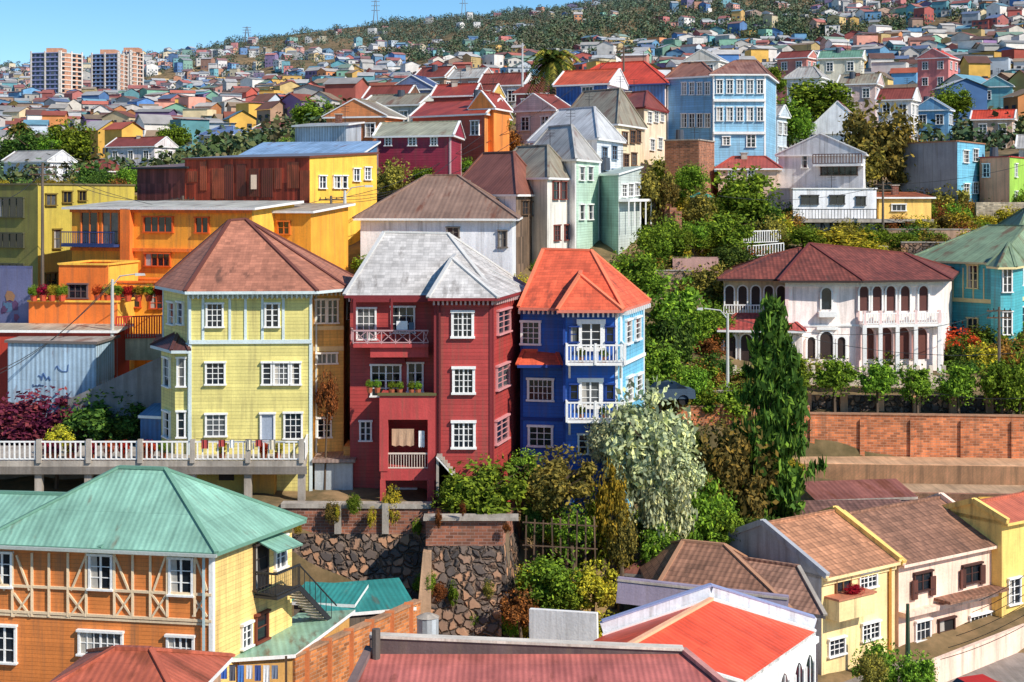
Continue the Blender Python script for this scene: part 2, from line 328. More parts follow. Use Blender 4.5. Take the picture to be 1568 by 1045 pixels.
def mk(name,v,f,mat=None):
    me=bpy.data.meshes.new(name); me.from_pydata(v.tolist(),[],f.tolist())
    if mat: me.materials.append(mat)
    return me
def unit(n):
    d=rng.normal(size=(n,3)); return d/np.linalg.norm(d,axis=1)[:,None]
def crown(nl=34,n=6500,leaf=.082,rr=(.16,.36),sx=1,sz=1,down=False):
    c=unit(nl)*(rng.uniform(.25,.9,(nl,1))); c[:,2]*=sz; c[:,0]*=sx; r=rng.uniform(rr[0],rr[1],nl)
    k=rng.integers(0,nl,n); d=unit(n); rad=r[k]*(rng.uniform(.55,1.1,n)); pos=c[k]+d*rad[:,None]*np.array([1,1,1.25 if down else .85])
    m=n//12; pos[:m]=unit(m)*rng.uniform(.8,1.12,(m,1))
    nr=d*1.+rng.normal(size=(n,3))*.6+np.array([0,0,.35]); nr/=np.linalg.norm(nr,axis=1)[:,None]
    return quads(pos,nr,leaf*rng.uniform(.6,1.4,n),1.7,np.array([0,0,-1.]) if down else None)
CR=[crown(nl) for nl in (34,26,42,30,38)]; CRW=[crown(48,9500,.07,(.15,.3),down=True)]; CRT=[crown(60,6000,.085,(.2,.26))]
def conifer():
    P=[];Nn=[]
    for i in range(30):
        z=.02+.96*(i/30.)**.95; R=(1-z)**.75+.03
        for j in range(5):
            ph=rng.random()*6.28; rr=R*(.5+.55*rng.random()); m=int(18+75*rr); t=rng.uniform(.1,1,m)**.75; w_=.05+.13*rr*(1-t); zo=rng.uniform(-.012,.012)
            x=np.cos(ph)*rr*t-np.sin(ph)*rng.normal(size=m)*w_; y=np.sin(ph)*rr*t+np.cos(ph)*rng.normal(size=m)*w_; zz=z+zo-.04*t*rr+.07*t**3*rr+rng.normal(size=m)*.006
            P.append(np.stack([x,y,zz],1)); q=rng.normal(size=(m,3))*.5+np.array([0,0,1]); Nn.append(q/np.linalg.norm(q,axis=1)[:,None])
    P=np.concatenate(P);Nn=np.concatenate(Nn); return quads(P,Nn,rng.uniform(.035,.07,len(P)),2.2)
_lm={}
def leafmesh(kind,i,col):
    k=(kind,i,col)
    if k not in _lm:
        v,f={'c':CR,'w':CRW,'t':CRT}[kind][i]; _lm[k]=mk('leaves',v,f,G[col])
    return _lm[k]
BARK=M('wood',(92,76,60))
def tree(u,vt,vb,w,D,col='g',name='broadleaf_tree',kind='c'):
    x=X(u,D); zt,zb=Z(vt,D),Z(vb,D); g=min(gz(x,D),zb); R=w*D/F/2; cz=(zt+zb)/2; H=(zt-zb)/2
    b=Bld(name,(x,D,g)); r0=max(.07,.045*(zt-g)*.6); lean=random.uniform(-.3,.3)
    if name.startswith('climb'): r0=.05
    top=Vector((x+lean,D,cz+H*.4)); b.tube('trunk',BARK,[(x,D,g-.4),(x+lean*.3,D,g+(cz-g)*.5),(x+lean*.7,D,cz-H*.2),top],[r0*1.3,r0,r0*.7,r0*.2])
    for k in range(5):
        a=random.random()*6.28; q=Vector((x+lean*.5,D,cz-H*(.6-.15*k))); b.tube('limb',BARK,[q,q+Vector((math.cos(a)*R*.35,math.sin(a)*R*.35,H*.3)),q+Vector((math.cos(a)*R*.7,math.sin(a)*R*.7,H*.55))],[r0*.5,r0*.3,r0*.1],5)
    i=random.randrange(5) if kind=='c' else 0
    b.inst=[(leafmesh(kind,i,col),(x+lean*.6,D,cz),(R*1.02,R*1.0,H*1.05),random.random()*6.28)]
    if kind=='c' and R>1.2:
        b.inst.append((leafmesh(kind,(i+2)%5,col),(x+random.choice((-1,1))*R*.55,D-R*.3,cz-H*random.uniform(.1,.5)),(R*.6,R*.6,H*.55),random.random()*6.28))
    return b
# ================================================================= FOREGROUND
ORC=M('clap',(214,126,60),.17); YEC=M('clap',(248,208,128),.2)
zb0=-4.2
ze=Z(843,64)
h,w=house('half_timbered_house',(-75,66),(325,64),(447,69.8),ze,zb0,[ORC,YEC,ORC,ORC],('hs',0.01,.3),M('roof',(120,168,146),.3,.03),ov=.3)
h.parts={k:v for k,v in h.parts.items() if k[0]=='walls'}
GR=M('roof',(134,178,158),.26,.1); GRD=M('paint',(104,146,126))
a,b,c,d=[q.a for q in w]; eS=(b-a).normalized(); eT=(c-b).normalized(); ov=.45
E=[V3(a.lerp(b,.12)-eT*ov,ze),V3(b+eS*ov-eT*ov,ze),V3(c+eS*ov+eT*ov,ze),V3(a.lerp(b,.12)+(c-b)+eT*ov,ze)]
def st(s,t,z): q=a+(b-a)*s+(c-b)*t; return V3(q,z)
h.roofpoly(E,[st(.47,.5,Z(714,68.3)),st(.655,.5,Z(716,68))],[0,1,1,0],GR,fm=GRD,cap=GRD)
E=[st(-.1,0,ze-.02)-V3(eT*.43,0),st(.6,0,ze-.02)-V3(eT*.43,0),st(.6,1,ze-.02)+V3(eT*.43,0),st(-.1,1,ze-.02)+V3(eT*.43,0)]
h.roofpoly(E,[st(-.1,.5,Z(757,68.6)),st(.6,.5,Z(757,68.3))],[0,1,1,0],GR,gab=(1,3),gmat=ORC,fm=GRD,cap=GRD)
TR=M('paint',(226,200,164)); W0=w[0]; W1=w[1]
def tb(u0,v0,u1,v1,wd=.13):
    p=W0.pt(W0.s_at(u0),Z(v0,W0.D(u0)),.05); q=W0.pt(W0.s_at(u1),Z(v1,W0.D(u1)),.05); h.beam('timber_frame',TR,p,q,wd,wd)
for u in(-40,-14,20,50,76,105,133,176,204,231,257,299): tb(u,846,u,944,.1)
for v in(848,906,946): h.wbox(W0,0,W0.L,Z(v+2.,64.5),Z(v-2.,64.5),0,.1,'timber_frame',TR)
for (u0,v0,u1,v1) in [(26,850,46,904),(133,850,110,904),(176,850,198,904),(255,850,236,904),(299,850,318,904),(22,908,48,944),(48,908,22,944),(105,908,133,944),(133,908,108,944),(178,908,203,944),(203,908,178,944),(232,908,257,944),(257,908,234,944),(292,908,318,944),(318,908,296,944),(-12,850,8,904)]: tb(u0,v0,u1,v1,.08)
h.wins(W0,[(4,872,26,50),(155,876,30,50),(278,883,31,54),(8,986,30,54),(155,985,62,34,6,2),(277,992,36,34,4,2)])
h.wbox(W0,W0.L-.12,W0.L+.05,zb0,ze-.17,0,.08,'corner_boards',WHT); h.wbox(W0,0,W0.L-.12,Z(953,64.5),Z(949.5,64.5),0,.07,'corner_boards',TR)
h.wbox(W1,0,.12,zb0,ze-.17,0,.06,'corner_boards',WHT)
h.beam('downpipe',M('paint',(170,190,190)),W0.pt(W0.L-.3,zb0,.2),W0.pt(W0.L-.3,ze-.2,.2),.1); h.beam('gutter',M('paint',(170,176,170)),W0.pt(0,ze-.1,.55),W0.pt(W0.L+.4,ze-.1,.55),.14,.12)
h.wins(W1,[(428,846,14,46,2,3),(376,973,12,34,2,3),(399,960,16,40,1,2,M('paint',(120,60,40)))]); h.win(W1,398,866,18,66,1,3,M('paint',(60,50,45)),glass=DK)
s0=W1.s_at(392);s1=W1.s_at(432)
h.f('awning',GR,[W1.pt(s0,Z(828,67),.0),W1.pt(s0,Z(843,67),1.1),W1.pt(s1,Z(838,68),1.1),W1.pt(s1,Z(823,68),0)][::-1]); h.f('awning',GR,[W1.pt(s0,Z(828,67)-.05,.0),W1.pt(s0,Z(843,67)-.05,1.1),W1.pt(s1,Z(838,68)-.05,1.1),W1.pt(s1,Z(823,68)-.05,0)])
zz=Z(910,67); s0=W1.s_at(388); s1=W1.s_at(425); h.wbox(W1,s0,s1,zz-.12,zz,.0,1.2,'stair_landing',IRON)
h.rail(W1.pt(s0,zz,1.15),W1.pt(s1,zz,1.15),1.,.16,IRON,.03); h.rail(W1.pt(s0,zz,.05),W1.pt(s0,zz,1.1),1.,.16,IRON,.03)
p0=W1.pt(s1,zz,.2);q0=W1.pt(s1,zz,1.1);dd=Vector((W1.e.x,W1.e.y,0))*.24
for k in range(14):
    for_=dd*(k+.5)+Vector((0,0,-.19*(k+1))); h.beam('stair_steps',M('conc',(180,170,150)),p0+for_,q0+for_,.26,.05)
h.beam('stair_steps',IRON,q0,q0+dd*14+Vector((0,0,-2.66)),.06,.25); h.beam('stair_steps',IRON,q0+Vector((0,0,1)),q0+dd*14+Vector((0,0,-1.66)),.05)
for k in range(0,14,2): q=q0+dd*k+Vector((0,0,-.19*k)); h.beam('stair_steps',IRON,q,q+Vector((0,0,1)),.03)
h,w=house('red_roof_shed',(56,50),(268,49.5),5,Z(1072,50),-4.4,M('stucco',(190,150,120)),('hs',1.0,.38),M('roof',(184,98,74),.25,.35),ov=.35)
# centre bottom building: roof falls toward the viewer, parapet at its far edge
h,w=house('corrugated_roof_warehouse',(490,50),(1230,50),(1046,58.4),1.9,-4.5,M('stucco',(150,140,130)),('sh',.75),M('roof',(190,108,98),.22,.15),ov=.1,D4=(566,58.4),fm=IRON)
pp=w[3].a; pq=w[2].a
h.beam('parapet',M('conc',(92,78,76)),V3(pp,2.8),V3(pq,2.3),.35,.9); h.beam('parapet_coping',M('conc',(204,194,180)),V3(pp,3.3),V3(pq,2.8),.5,.1)
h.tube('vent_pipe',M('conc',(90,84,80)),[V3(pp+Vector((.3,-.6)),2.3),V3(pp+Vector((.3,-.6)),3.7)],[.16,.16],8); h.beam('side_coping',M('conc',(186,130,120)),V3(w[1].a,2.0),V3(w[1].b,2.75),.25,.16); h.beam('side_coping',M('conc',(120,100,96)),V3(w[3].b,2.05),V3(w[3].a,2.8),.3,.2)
# red-roofed building
RR=M('roof',(234,88,58),.3,.06); RRW=M('stucco',(236,234,230))
h=Bld('red_roof_building'); dv=Vector((-4.15,-6.9)); L=1.02
bl=Vector((3.9,66.3)); br=Vector((13.25,67.0)); fl=bl+dv*L; frr=br+dv*L; rb=Vector((8.66,66.6)); rf=rb+dv*L
wl=h.walls([fl,frr,br,bl],-4.5,1.0,RRW)
E=[V3(fl,1.0),V3(frr,1.0),V3(br,1.0),V3(bl,1.0)]; h.roofpoly(E,[V3(rf,2.5),V3(rb,2.5)],[0,0,1,1],RR,gab=(0,2),gmat=RRW,cap=M('paint',(240,180,140)))
nb=Vector((0,.35))
for p,q in ((bl,rb),(rb,br)):
    zp=2.5 if p is rb else 1.0; zq=2.5 if q is rb else 1.0
    A_=V3(p,zp+.2);B_=V3(q,zq+.2); h.beam('parapet',M('stucco',(222,224,230)),A_+V3(nb,0),B_+V3(nb,0),.3,.6); h.beam('parapet_cap',M('paint',(150,160,196)),A_+V3(nb,.35),B_+V3(nb,.35),.36,.06)
wr=wl[1]
for s in (1.0,2.7,4.4,6.1,7.4):
    u=s; r=.45
    h.f('window_glass',GL,[wr.pt(u-r,-1.6,.03),wr.pt(u+r,-1.6,.03),wr.pt(u+r,-.3,.03),wr.pt(u+r*.5,.05,.03),wr.pt(u,.2,.03),wr.pt(u-r*.5,.05,.03),wr.pt(u-r,-.3,.03)])
    h.wbox(wr,u-r-.1,u-r,-1.6,-.2,0,.08,'window_frames',RRW); h.wbox(wr,u+r,u+r+.1,-1.6,-.2,0,.08,'window_frames',RRW); h.wbox(wr,u-.03,u+.03,-1.6,.1,.03,.06,'window_frames',WHT)
h.wbox(wr,0,wr.L,.55,.8,0,.15,'cornice',WHT)
b=Bld('white_wall'); b.beam('wall',RRW,P3(812,955,72),P3(915,962,71),.3,1.4); b.beam('wall',RRW,P3(812,990,72),P3(915,997,71),.28,2.2)
b=Bld('orange_terrace_wall'); b.beam('wall',M('brick',(228,140,76)),V3(P2(640,75),-1.9),V3(P2(448,66),-1.9),.3,4.2); b.beam('coping',M('conc',(170,130,100)),V3(P2(640,75),.24),V3(P2(448,66),.24),.42,.1)
for k in range(6): q=P2(640,75).lerp(P2(448,66),(k+.5)/6); b.beam('pier',M('stucco',(205,120,70)),V3(q,-4),V3(q,.3),.45)
b=Bld('brick_yard_wall'); b.beam('wall',M('brick',(206,120,80)),V3(P2(560,62.5),-1.8),V3(P2(446,57),-1.8),.3,4.2); b.beam('coping',M('conc',(190,150,110)),V3(P2(560,62.5),.34),V3(P2(446,57),.34),.42,.1)
b=Bld('yard_water_tank'); q=P3(655,975,70); b.tube('tank',M('conc',(170,176,180)),[q,q+Vector((0,0,.9))],[.5,.5],14); b.tube('lid',CONC,[q+Vector((0,0,.9)),q+Vector((0,0,1.05))],[.54,.2],14); b.beam('stand',WOODP,q-Vector((0,0,3)),q,.8)
TE=M('roof',(52,138,134),.25,.15); TE2=M('roof',(138,174,152),.3,.25)
h,w=house('teal_shed',(450,74.5),(540,74),2.2,Z(922,74.3),-4,M('stucco',(120,110,100)),('sh',.35),TE,ov=.15)
h,w=house('teal_shed',(482,73),(632,74.5),3.2,Z(942,73),-4,M('wood',(90,80,70)),('sh',.6),TE,ov=.15)
h,w=house('green_lean_to',(366,65.5),(448,66),(535,72),Z(1006,65.5),-4.3,M('stucco',(210,160,90)),('sh',.2),TE2,ov=.2)
b=Bld('washing_line'); b.beam('post',WOODP,P3(330,1050,60),P3(330,1010,60),.08); b.beam('post',WOODP,P3(438,1050,60),P3(438,1005,60),.08); b.beam('line',IRON,P3(330,1020,60),P3(438,1014,60),.02)
for i,c_ in enumerate(((60,100,180),(90,90,100),(70,120,190),(220,220,225),(60,80,140),(230,230,230),(120,130,150))):
    u=338+i*13
    for j in range(4): b.f('cloth',M('paint',c_),[P3(u+j*2.4,1040+i%3*3,60+.04*(j%2)),P3(u+j*2.4+2.4,1040+i%3*3,60+.04*((j+1)%2)),P3(u+j*2.4+2.4,1019,60),P3(u+j*2.4,1019,60)])
# retaining wall
BRK=M('brick',(168,104,78))
b=Bld('stone_retaining_wall')
def pw(us,d,v0,v1,mat,th=1.2,batter=0.,part='masonry'):
    (u0,d0),(u1,d1)=(us[0],d[0]),(us[1],d[1]); a=P2(u0,d0); c=P2(u1,d1); w=Wl(a,c); zt=Z(v0,(d0+d1)/2); zb=Z(v1,(d0+d1)/2)
    b.hexa(part,mat,[w.pt(0,zb,batter),w.pt(w.L,zb,batter),w.pt(w.L,zb,-th),w.pt(0,zb,-th)],[w.pt(0,zt,0),w.pt(w.L,zt,0),w.pt(w.L,zt,-th),w.pt(0,zt,-th)])
pw((440,655),(80.2,80),818,1010,STONE,.8,.4); pw((440,655),(80.3,80.1),778,818,BRK,.5,0)
pw((430,660),(80.2,80.),772,779,CONC,.75)
for u in (517,590): b.pbox('pier',CONC,u-5,u+5,772,818,79.9,80.6)
pw((655,768),(77.4,77.4),836,1010,STONE,3,.8); pw((652,770),(77.45,77.45),797,836,BRK,3.2,0,part='brick_parapet')
w_=Wl(P2(770,77.4),P2(792,82)); zt=Z(797,77.4); 
b.hexa('masonry',STONE,[w_.pt(-.1,-5,.9),w_.pt(w_.L,-5,.9),w_.pt(w_.L,-5,-2),w_.pt(0,-5,-2)],[w_.pt(-.05,zt-1.3,0),w_.pt(w_.L,zt-1.3,0),w_.pt(w_.L,zt-1.3,-2),w_.pt(0,zt-1.3,-2)])
b.wbox(w_,0,w_.L,zt-1.3,zt+.01,-.4,0,'brick_parapet',BRK)
w2=Wl(P2(640,76.9),P2(660,76.9)); b.hexa('buttress_quoins',M('conc',(186,150,118)),[w2.pt(-.3,-4,.6),w2.pt(w2.L,-4,.6),w2.pt(w2.L,-4,-1),w2.pt(-.3,-4,-1)],[w2.pt(.25,Z(845,77),0),w2.pt(w2.L,Z(845,77),0),w2.pt(w2.L,Z(845,77),-1),w2.pt(.25,Z(845,77),-1)]); pw((648,794),(77.2,77.2),793,798,CONC,1.)
b.pbox('terrace_fill',M('conc',(130,112,88)),655,780,812,1000,78.2,82)
# ================================================================= deck
DZ=Z(706,82); b=Bld('timber_deck'); W_=WHT
b.slab('deck_slab',CONC,[(X(-120,82),82),(X(468,82),82),(X(474,87),87),(X(-120,87),87)],DZ-.35,DZ)
b.slab('edge_beam',M('conc',(120,112,104)),[(X(-120,81.9),81.9),(X(470,81.9),81.9),(X(470,82.1),82.1),(X(-120,82.1),82.1)],DZ-.7,DZ-.3)
for u in(-80,-10,60,136,215,295,380,462):
    b.beam('rail_post',CONC,V3(P2(u,82),DZ-.1),V3(P2(u,82),DZ+1.15),.26)
    b.beam('concrete_pier',CONC,V3(P2(u,82.3),1),V3(P2(u,82.3),DZ-.3),.38); b.beam('concrete_pier',CONC,V3(P2(u,82.2),DZ-.5),V3(P2(u,86.5),DZ-.5),.3)
b.rail(V3(P2(-110,82),DZ),V3(P2(466,82),DZ),1.02,.27,WHT,.075); b.rail(V3(P2(467,82),DZ),V3(P2(473,86),DZ),1.02,.27,WHT,.075)
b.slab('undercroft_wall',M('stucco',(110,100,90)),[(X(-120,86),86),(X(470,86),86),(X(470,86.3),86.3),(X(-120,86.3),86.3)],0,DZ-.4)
b.pbox('base_room',M('stucco',(150,140,70)),300,383,716,790,83.2,86); b.pbox('base_room',M('stucco',(190,140,60)),386,420,718,790,83.4,86)
b.pbox('vent_opening',DK,335,358,722,736,83.15,83.3)
CL=[(170,70,66),(210,200,180),(90,110,140),(236,236,232),(236,236,232)]
b=Bld('hanging_laundry',(X(330,81.8),81.8,DZ)); b.beam('line',IRON,P3(300,672,81.85),P3(440,674,81.85),.02)
for i in range(6):
    u=312+i*22+random.uniform(-6,6); m=M('paint',random.choice(CL)); ww=random.uniform(7,13); hh=random.uniform(9,20); n=6
    for j in range(n-1):
        q=[]
        for (jj,kk) in((j,0),(j+1,0),(j+1,1),(j,1)): q.append(P3(u-ww/2+ww*jj/(n-1),674+hh if kk==0 else 674,81.8+.05*math.sin(jj*2+kk)))
        b.f('cloth',m,q)
for u in (72,84,105,112,140,166,190,222,230,250,340,404,425):
    b=Bld('flower_pot',V3(P2(u,82.6),DZ)); x,y=P2(u,82.6); b.tube('pot',M('stucco',(170,90,60)),[(x,y,DZ),(x,y,DZ+.35)],[.14,.2],8); b.inst=[(leafmesh('c',0,random.choice('grrpy')),(x,y,DZ+.62),(.33,.3,.4),u)]
# ================================================================= YELLOW HOUSE
YW=M('clap',(218,204,124),.19); YW2=M('clap',(232,182,92),.19); TRB=M('paint',(204,216,216)); BR=M('shingle',(172,112,88),.3,.15)
h=Bld('yellow_clapboard_house'); pts=[P2(250,88.4),P2(290,84),P2(478,84.4),P2(480,86.6),P2(526,87),P2(538,96),P2(262,97)]
ze=Z(445,84.2); wl=h.walls(pts,2.5,ze-.05,[YW,YW,YW2,YW2,YW2,YW,YW])
E=[V3(P2(237,88.6),ze),V3(P2(283,83.2),ze),V3(P2(486,83.6),ze),V3(P2(534,86.2),ze),V3(P2(546,97),ze),V3(P2(252,98),ze)]
h.roofpoly(E,[P3(352,338,90.5),P3(376,336,91)],[0,0,1,1,1,0],BR,cap=M('paint',(104,58,48)),fm=TRB)
Fr=wl[1]; Lf=wl[0]; Rw=wl[3]
for u in(291,311,352,376,402,434,476):
    s=Fr.s_at(u); h.wbox(Fr,s-.07,s+.07,Z(521,84),ze-.17,0,.06,'trim',TRB)
h.wbox(Fr,0,Fr.L,Z(527,84),Z(521,84),0,.12,'trim',TRB); h.wbox(Fr,0,Fr.L,Z(456,84),Z(450,84),0,.08,'trim',TRB)
for u in(291,476): s=Fr.s_at(u); h.wbox(Fr,s-.09,s+.09,2.6,Z(527,84),0,.055,'trim',TRB)
h.wins(Fr,[(329,483,22,34,3,4),(417,483,18,34,2,4),(330,572,26,32,3,4),(409,572,11,32,1,4),(431,572,20,32,3,4),(453,572,11,32,1,4),(331,651,28,32,3,4),(410,655,18,42,1,1,None,.1,M('paint',(150,160,176))),(449,652,24,38,3,4)])
for w in(Lf,):
    h.wbox(w,0,.14,2.6,ze-.2,0,.05,'trim',TRB); h.wbox(w,w.L-.2,w.L,2.6,ze-.2,0,.05,'trim',TRB); h.wbox(w,.15,w.L-.2,Z(527,86),Z(521,86),0,.08,'trim',TRB)
    h.win(w,264,480,8,32,1,3); h.win(w,278,480,7,32,1,3)
h.wins(Rw,[(491,477,13,34,2,3),(509,477,13,34,2,3)]); h.win(Rw,500,549,28,14,4,1); h.wbox(Rw,0,Rw.L,Z(505,87),Z(499,87),0,.1,'trim',M('paint',(222,200,150))); h.wbox(Rw,0,Rw.L,Z(537,87),Z(530,87),0,.06,'trim',M('paint',(222,200,150)))
h.wins(Rw,[(496,655,18,28)]); h.win(wl[4],532,470,4,30,1,3)
for i in range(26):
    s=i/25*Fr.L; h.wbox(Fr,s-.04,s+.04,ze-.42,ze-.17,.06,.5,'eave_brackets',TRB)
for i in range(8): s=i/7*Rw.L; h.wbox(Rw,s-.04,s+.04,ze-.42,ze-.17,.0,.5,'eave_brackets',TRB)
h.beam('downpipe',TRB,Rw.pt(.15,3,.1),Rw.pt(.15,ze-.2,.1),.09)
zr=Z(533,85); bw=h.walls([P2(247,86.5),P2(268,84.2),P2(289,84.2),P2(289,90),P2(250,92)],2.5,zr,YW,'bay_walls')
E=[V3(P2(230,86.6),zr),V3(P2(262,83.5),zr),V3(P2(290,83.5),zr),V3(P2(290,90),zr),V3(P2(240,92),zr)]
h.roofpoly(E,[P3(275,507,86.5)],[0,0,0,0,0],M('roof',(92,58,56),.3),fm=TRB)
h.win(bw[1],278,570,9,42,1,3); h.win(bw[0],257,570,8,42,1,3);h.win(bw[1],278,650,9,38,1,3); h.win(bw[0],257,650,8,38,1,3)
b=Bld('shabby_annex'); b.walls([P2(482,84.6),P2(540,84.6),P2(548,88),P2(484,88)],2.5,Z(708,85),M('stucco',(178,186,190)))
b.pbox('roof',M('roof',(150,130,120)),478,544,704,709,84.2,88.5); b.pbox('wall',M('clap',(214,150,70)),526,546,684,768,85.5,88)
# ================================================================= RED HOUSE
RC=M('clap',(170,60,56),.2); RC2=M('stucco',(186,68,66)); RCT=M('paint',(124,38,42)); GRO=M('shingle',(190,185,180),.4,.22)
h=Bld('red_clapboard_house'); ze=Z(452,84.5)
wl=h.walls([P2(536,85),P2(752,85),P2(796,92),P2(556,97)],1.5,ze-.05,[RC]*4); MF=wl[0]
ww=h.walls([P2(665,82.4),P2(754,82.4),P2(798,88.6),P2(700,89)],1.5,ze-.07,[RC]*4,'wing_walls'); WF,WS=ww[0],ww[1]; 
CAPG=M('paint',(196,194,190))
h.roofpoly([V3(P2(527,84.3),ze),V3(P2(760,84.3),ze),V3(P2(806,93),ze),V3(P2(548,98),ze)],[P3(588,356,90),P3(686,358,90)],[0,1,1,0],GRO,fm=RCT,cap=CAPG)
h.roofpoly([V3(P2(655,81.7),ze+.02),V3(P2(763,81.7),ze+.02),V3(P2(808,89),ze+.02),V3(P2(672,89),ze+.02)],[P3(692,396,85),P3(700,388,90)],[0,0,1,1],GRO,fm=RCT,cap=CAPG)
for i in range(14): s=i/13*WF.L; h.wbox(WF,s-.05,s+.05,ze-.38,ze-.15,0,.45,'eave_brackets',M('paint',(200,170,166)))
for i in range(16): s=i/15*WS.L; h.wbox(WS,s-.05,s+.05,ze-.38,ze-.15,0,.3,'eave_brackets',M('paint',(200,170,166)))
for i in range(16): s=i/15*MF.s_at(665); h.wbox(MF,s-.05,s+.05,ze-.38,ze-.15,0,.45,'eave_brackets',M('paint',(200,170,166)))
h.wins(WF,[(708.5,497,27,36,4,4),(710,583,27,36,4,4),(710,666,29,37,4,4)],ft=.14)
h.wins(WS,[(770,492,18,34,2,4),(768.5,576,18,34,2,4),(767,658,18,34,2,4)],fr=M('paint',(210,146,146)))
for w in(WF,WS): h.wbox(w,-.02,.14,1.5,ze-.2,0,.05,'trim',RCT); h.wbox(w,w.L-.16,w.L,1.5,ze-.2,0,.05,'trim',RCT)
h.wins(MF,[(561,496,26,46,3,4),(617,490,32,38,3,3),(591,583,42,46,4,4),(636,578,20,42,2,3),(560,660,14,28)])
d0,d1=83.4,85; zc=Z(527,d0)
h.slab('balcony',RC2,[(X(541,d0),d0),(X(656,d0),d0),(X(656,d1),d1-.01),(X(541,d1),d1-.01)],zc-.2,zc); h.slab('balcony_apron',RC2,[(X(567,d0+.2),d0+.2),(X(656,d0+.2),d0+.2),(X(656,d1),d1-.01),(X(567,d1),d1-.01)],zc-.75,zc-.2)
h.rail(V3(P2(541,d0+.05),zc),V3(P2(656,d0+.05),zc),.72,.25,M('paint',(190,150,150)),.04,True); h.rail(V3(P2(541,d0+.05),zc),V3(P2(538,d1),zc),.72,.25,M('paint',(190,150,150)),.04)
h.beam('post',RCT,V3(P2(543,d0+.1),zc),V3(P2(543,d0+.1),ze-.1),.14); h.beam('post',RCT,V3(P2(600,d0+.1),zc),V3(P2(600,d0+.1),ze-.1),.12)
h.pbox('canopy_valance',RCT,538,660,455,463,83.5,83.6)
h.pbox('laundry',WHT,607,624,492,508,83.6,83.65); h.pbox('laundry',M('paint',(70,90,110)),626,634,494,512,83.6,83.65)
d0=82.2
h.pbox('terrace_parapet',RC2,581,666,606,643,d0,82.4); h.pbox('terrace_parapet',RC2,581,590,606,643,82.4,85)
h.slab('terrace_floor',RC2,[(X(581,d0),d0+.2),(X(666,d0),d0+.2),(X(666,d0),85),(X(581,d0),85)],Z(643,d0),Z(634,d0))
h.pbox('parapet_coping',M('paint',(96,90,52)),578,668,603,606.5,82.1,82.5)
h.pbox('terrace_column',RC2,581,594,643,722,d0,82.7); h.pbox('terrace_column',RC2,655,666,643,722,d0,82.7)
h.pbox('terrace_floor',RC2,583,668,719,736,d0+.05,85); h.pbox('side_wall',RC2,581,585,640,722,82.7,85)
h.rail(P3(594,719,d0+.15),P3(655,719,d0+.15),.85,.14,M('paint',(214,196,180)),.035)
for u0_,u1_,v0_,v1_,c_ in((600,634,657,682,(186,150,120)),(641,650,660,684,(228,228,228))):
    for j in range(6): ua=u0_+(u1_-u0_)*j/6; ub=u0_+(u1_-u0_)*(j+1)/6; h.f('laundry',M('paint',c_),[P3(ua,v1_+2*(j%2),82.5+.06*(j%2)),P3(ub,v1_+2*((j+1)%2),82.5+.06*((j+1)%2)),P3(ub,v0_,82.5),P3(ua,v0_,82.5)])
h.pbox('under_wall',M('stucco',(120,44,46)),536,668,735,800,85.2,86); h.pbox('pillar',RC2,654,665,735,786,d0,82.6); h.pbox('pillar',RC2,582,590,735,775,d0,82.6)  # wall below terrace: recess shade put into a darker red
h.pbox('awning_strip',RCT,574,620,549,556,84.2,85); h.win(MF,622,762,26,26,3,2)
h.beam('downpipe',M('paint',(100,28,32)),WF.pt(.3,2,.12),WF.pt(.3,ze-.2,.12),.1)
b=Bld('concrete_steps')
for k in range(9): b.pbox('step',CONC,668+k*4,676+k*4,700+k*5,760,81.2,82.3)
b.beam('handrail',WHT,P3(668,700,81.1),P3(708,745,81.1),.06)
for u in (566,578,640,630,600,612):
    b=Bld('flower_pot'); x,y=P2(u,83.5 if u<600 else 82.7); z=Z(600,82.5); b.o=Vector((x,y,z)); b.tube('pot',M('stucco',(170,90,60)),[(x,y,z-.2),(x,y,z+.1)],[.12,.17],8); b.inst=[(leafmesh('c',1,'g'),(x,y,z+.3),(.22,.22,.24),u)]
# ================================================================= BLUE HOUSE
BC=M('clap',(30,92,180),.2); BC_LIT=M('clap',(108,182,214),.2); BT=M('paint',(20,56,128)); ROR=M('shingle',(216,94,62),.3,.12)  # right-hand walls: sunlight painted in as a paler copy of the blue
h=Bld('blue_clapboard_house'); ze=Z(472,85)
wl=h.walls([P2(797,86.4),P2(951,85.2),P2(986,91),P2(836,97)],0,ze-.05,[BC,BC_LIT,BC,BC]); bw=h.walls([P2(862,84),P2(946,84),P2(952,86),P2(864,86.6)],0,ze-.07,[BC,BC_LIT,BC,BC],'bay_walls')
CP=M('paint',(226,124,88))
h.roofpoly([V3(P2(794,85.5),ze),V3(P2(955,84.3),ze),V3(P2(996,91.2),ze),V3(P2(828,98),ze)],[P3(832,382,91),P3(906,384,90)],[0,1,1,0],ROR,fm=M('paint',(210,120,100)),cap=CP)
h.roofpoly([V3(P2(853,83.2),ze+.02),V3(P2(954,83.2),ze+.02),V3(P2(962,87),ze+.02),V3(P2(858,88),ze+.02)],[P3(888,421,86),P3(890,413,90)],[0,0,1,1],ROR,fm=M('paint',(210,120,100)),cap=CP)
MF,MS,BF=wl[0],wl[1],bw[0]
for w,n in((MF,22),(MS,12),(BF,12)):
    for i in range(n): s=i/(n-1)*w.L; h.wbox(w,s-.05,s+.05,ze-.4,ze-.15,0,.4,'eave_brackets',WHT)
h.wins(MF,[(813,510,24,32,3,4),(828,597,34,30,5,3),(828,668,32,28,3,3)],ft=.13)
h.win(BF,905,514,28,36,2,3,ft=.25); h.win(BF,904,603,26,36,2,3,ft=.22); h.win(BF,900,680,26,28)
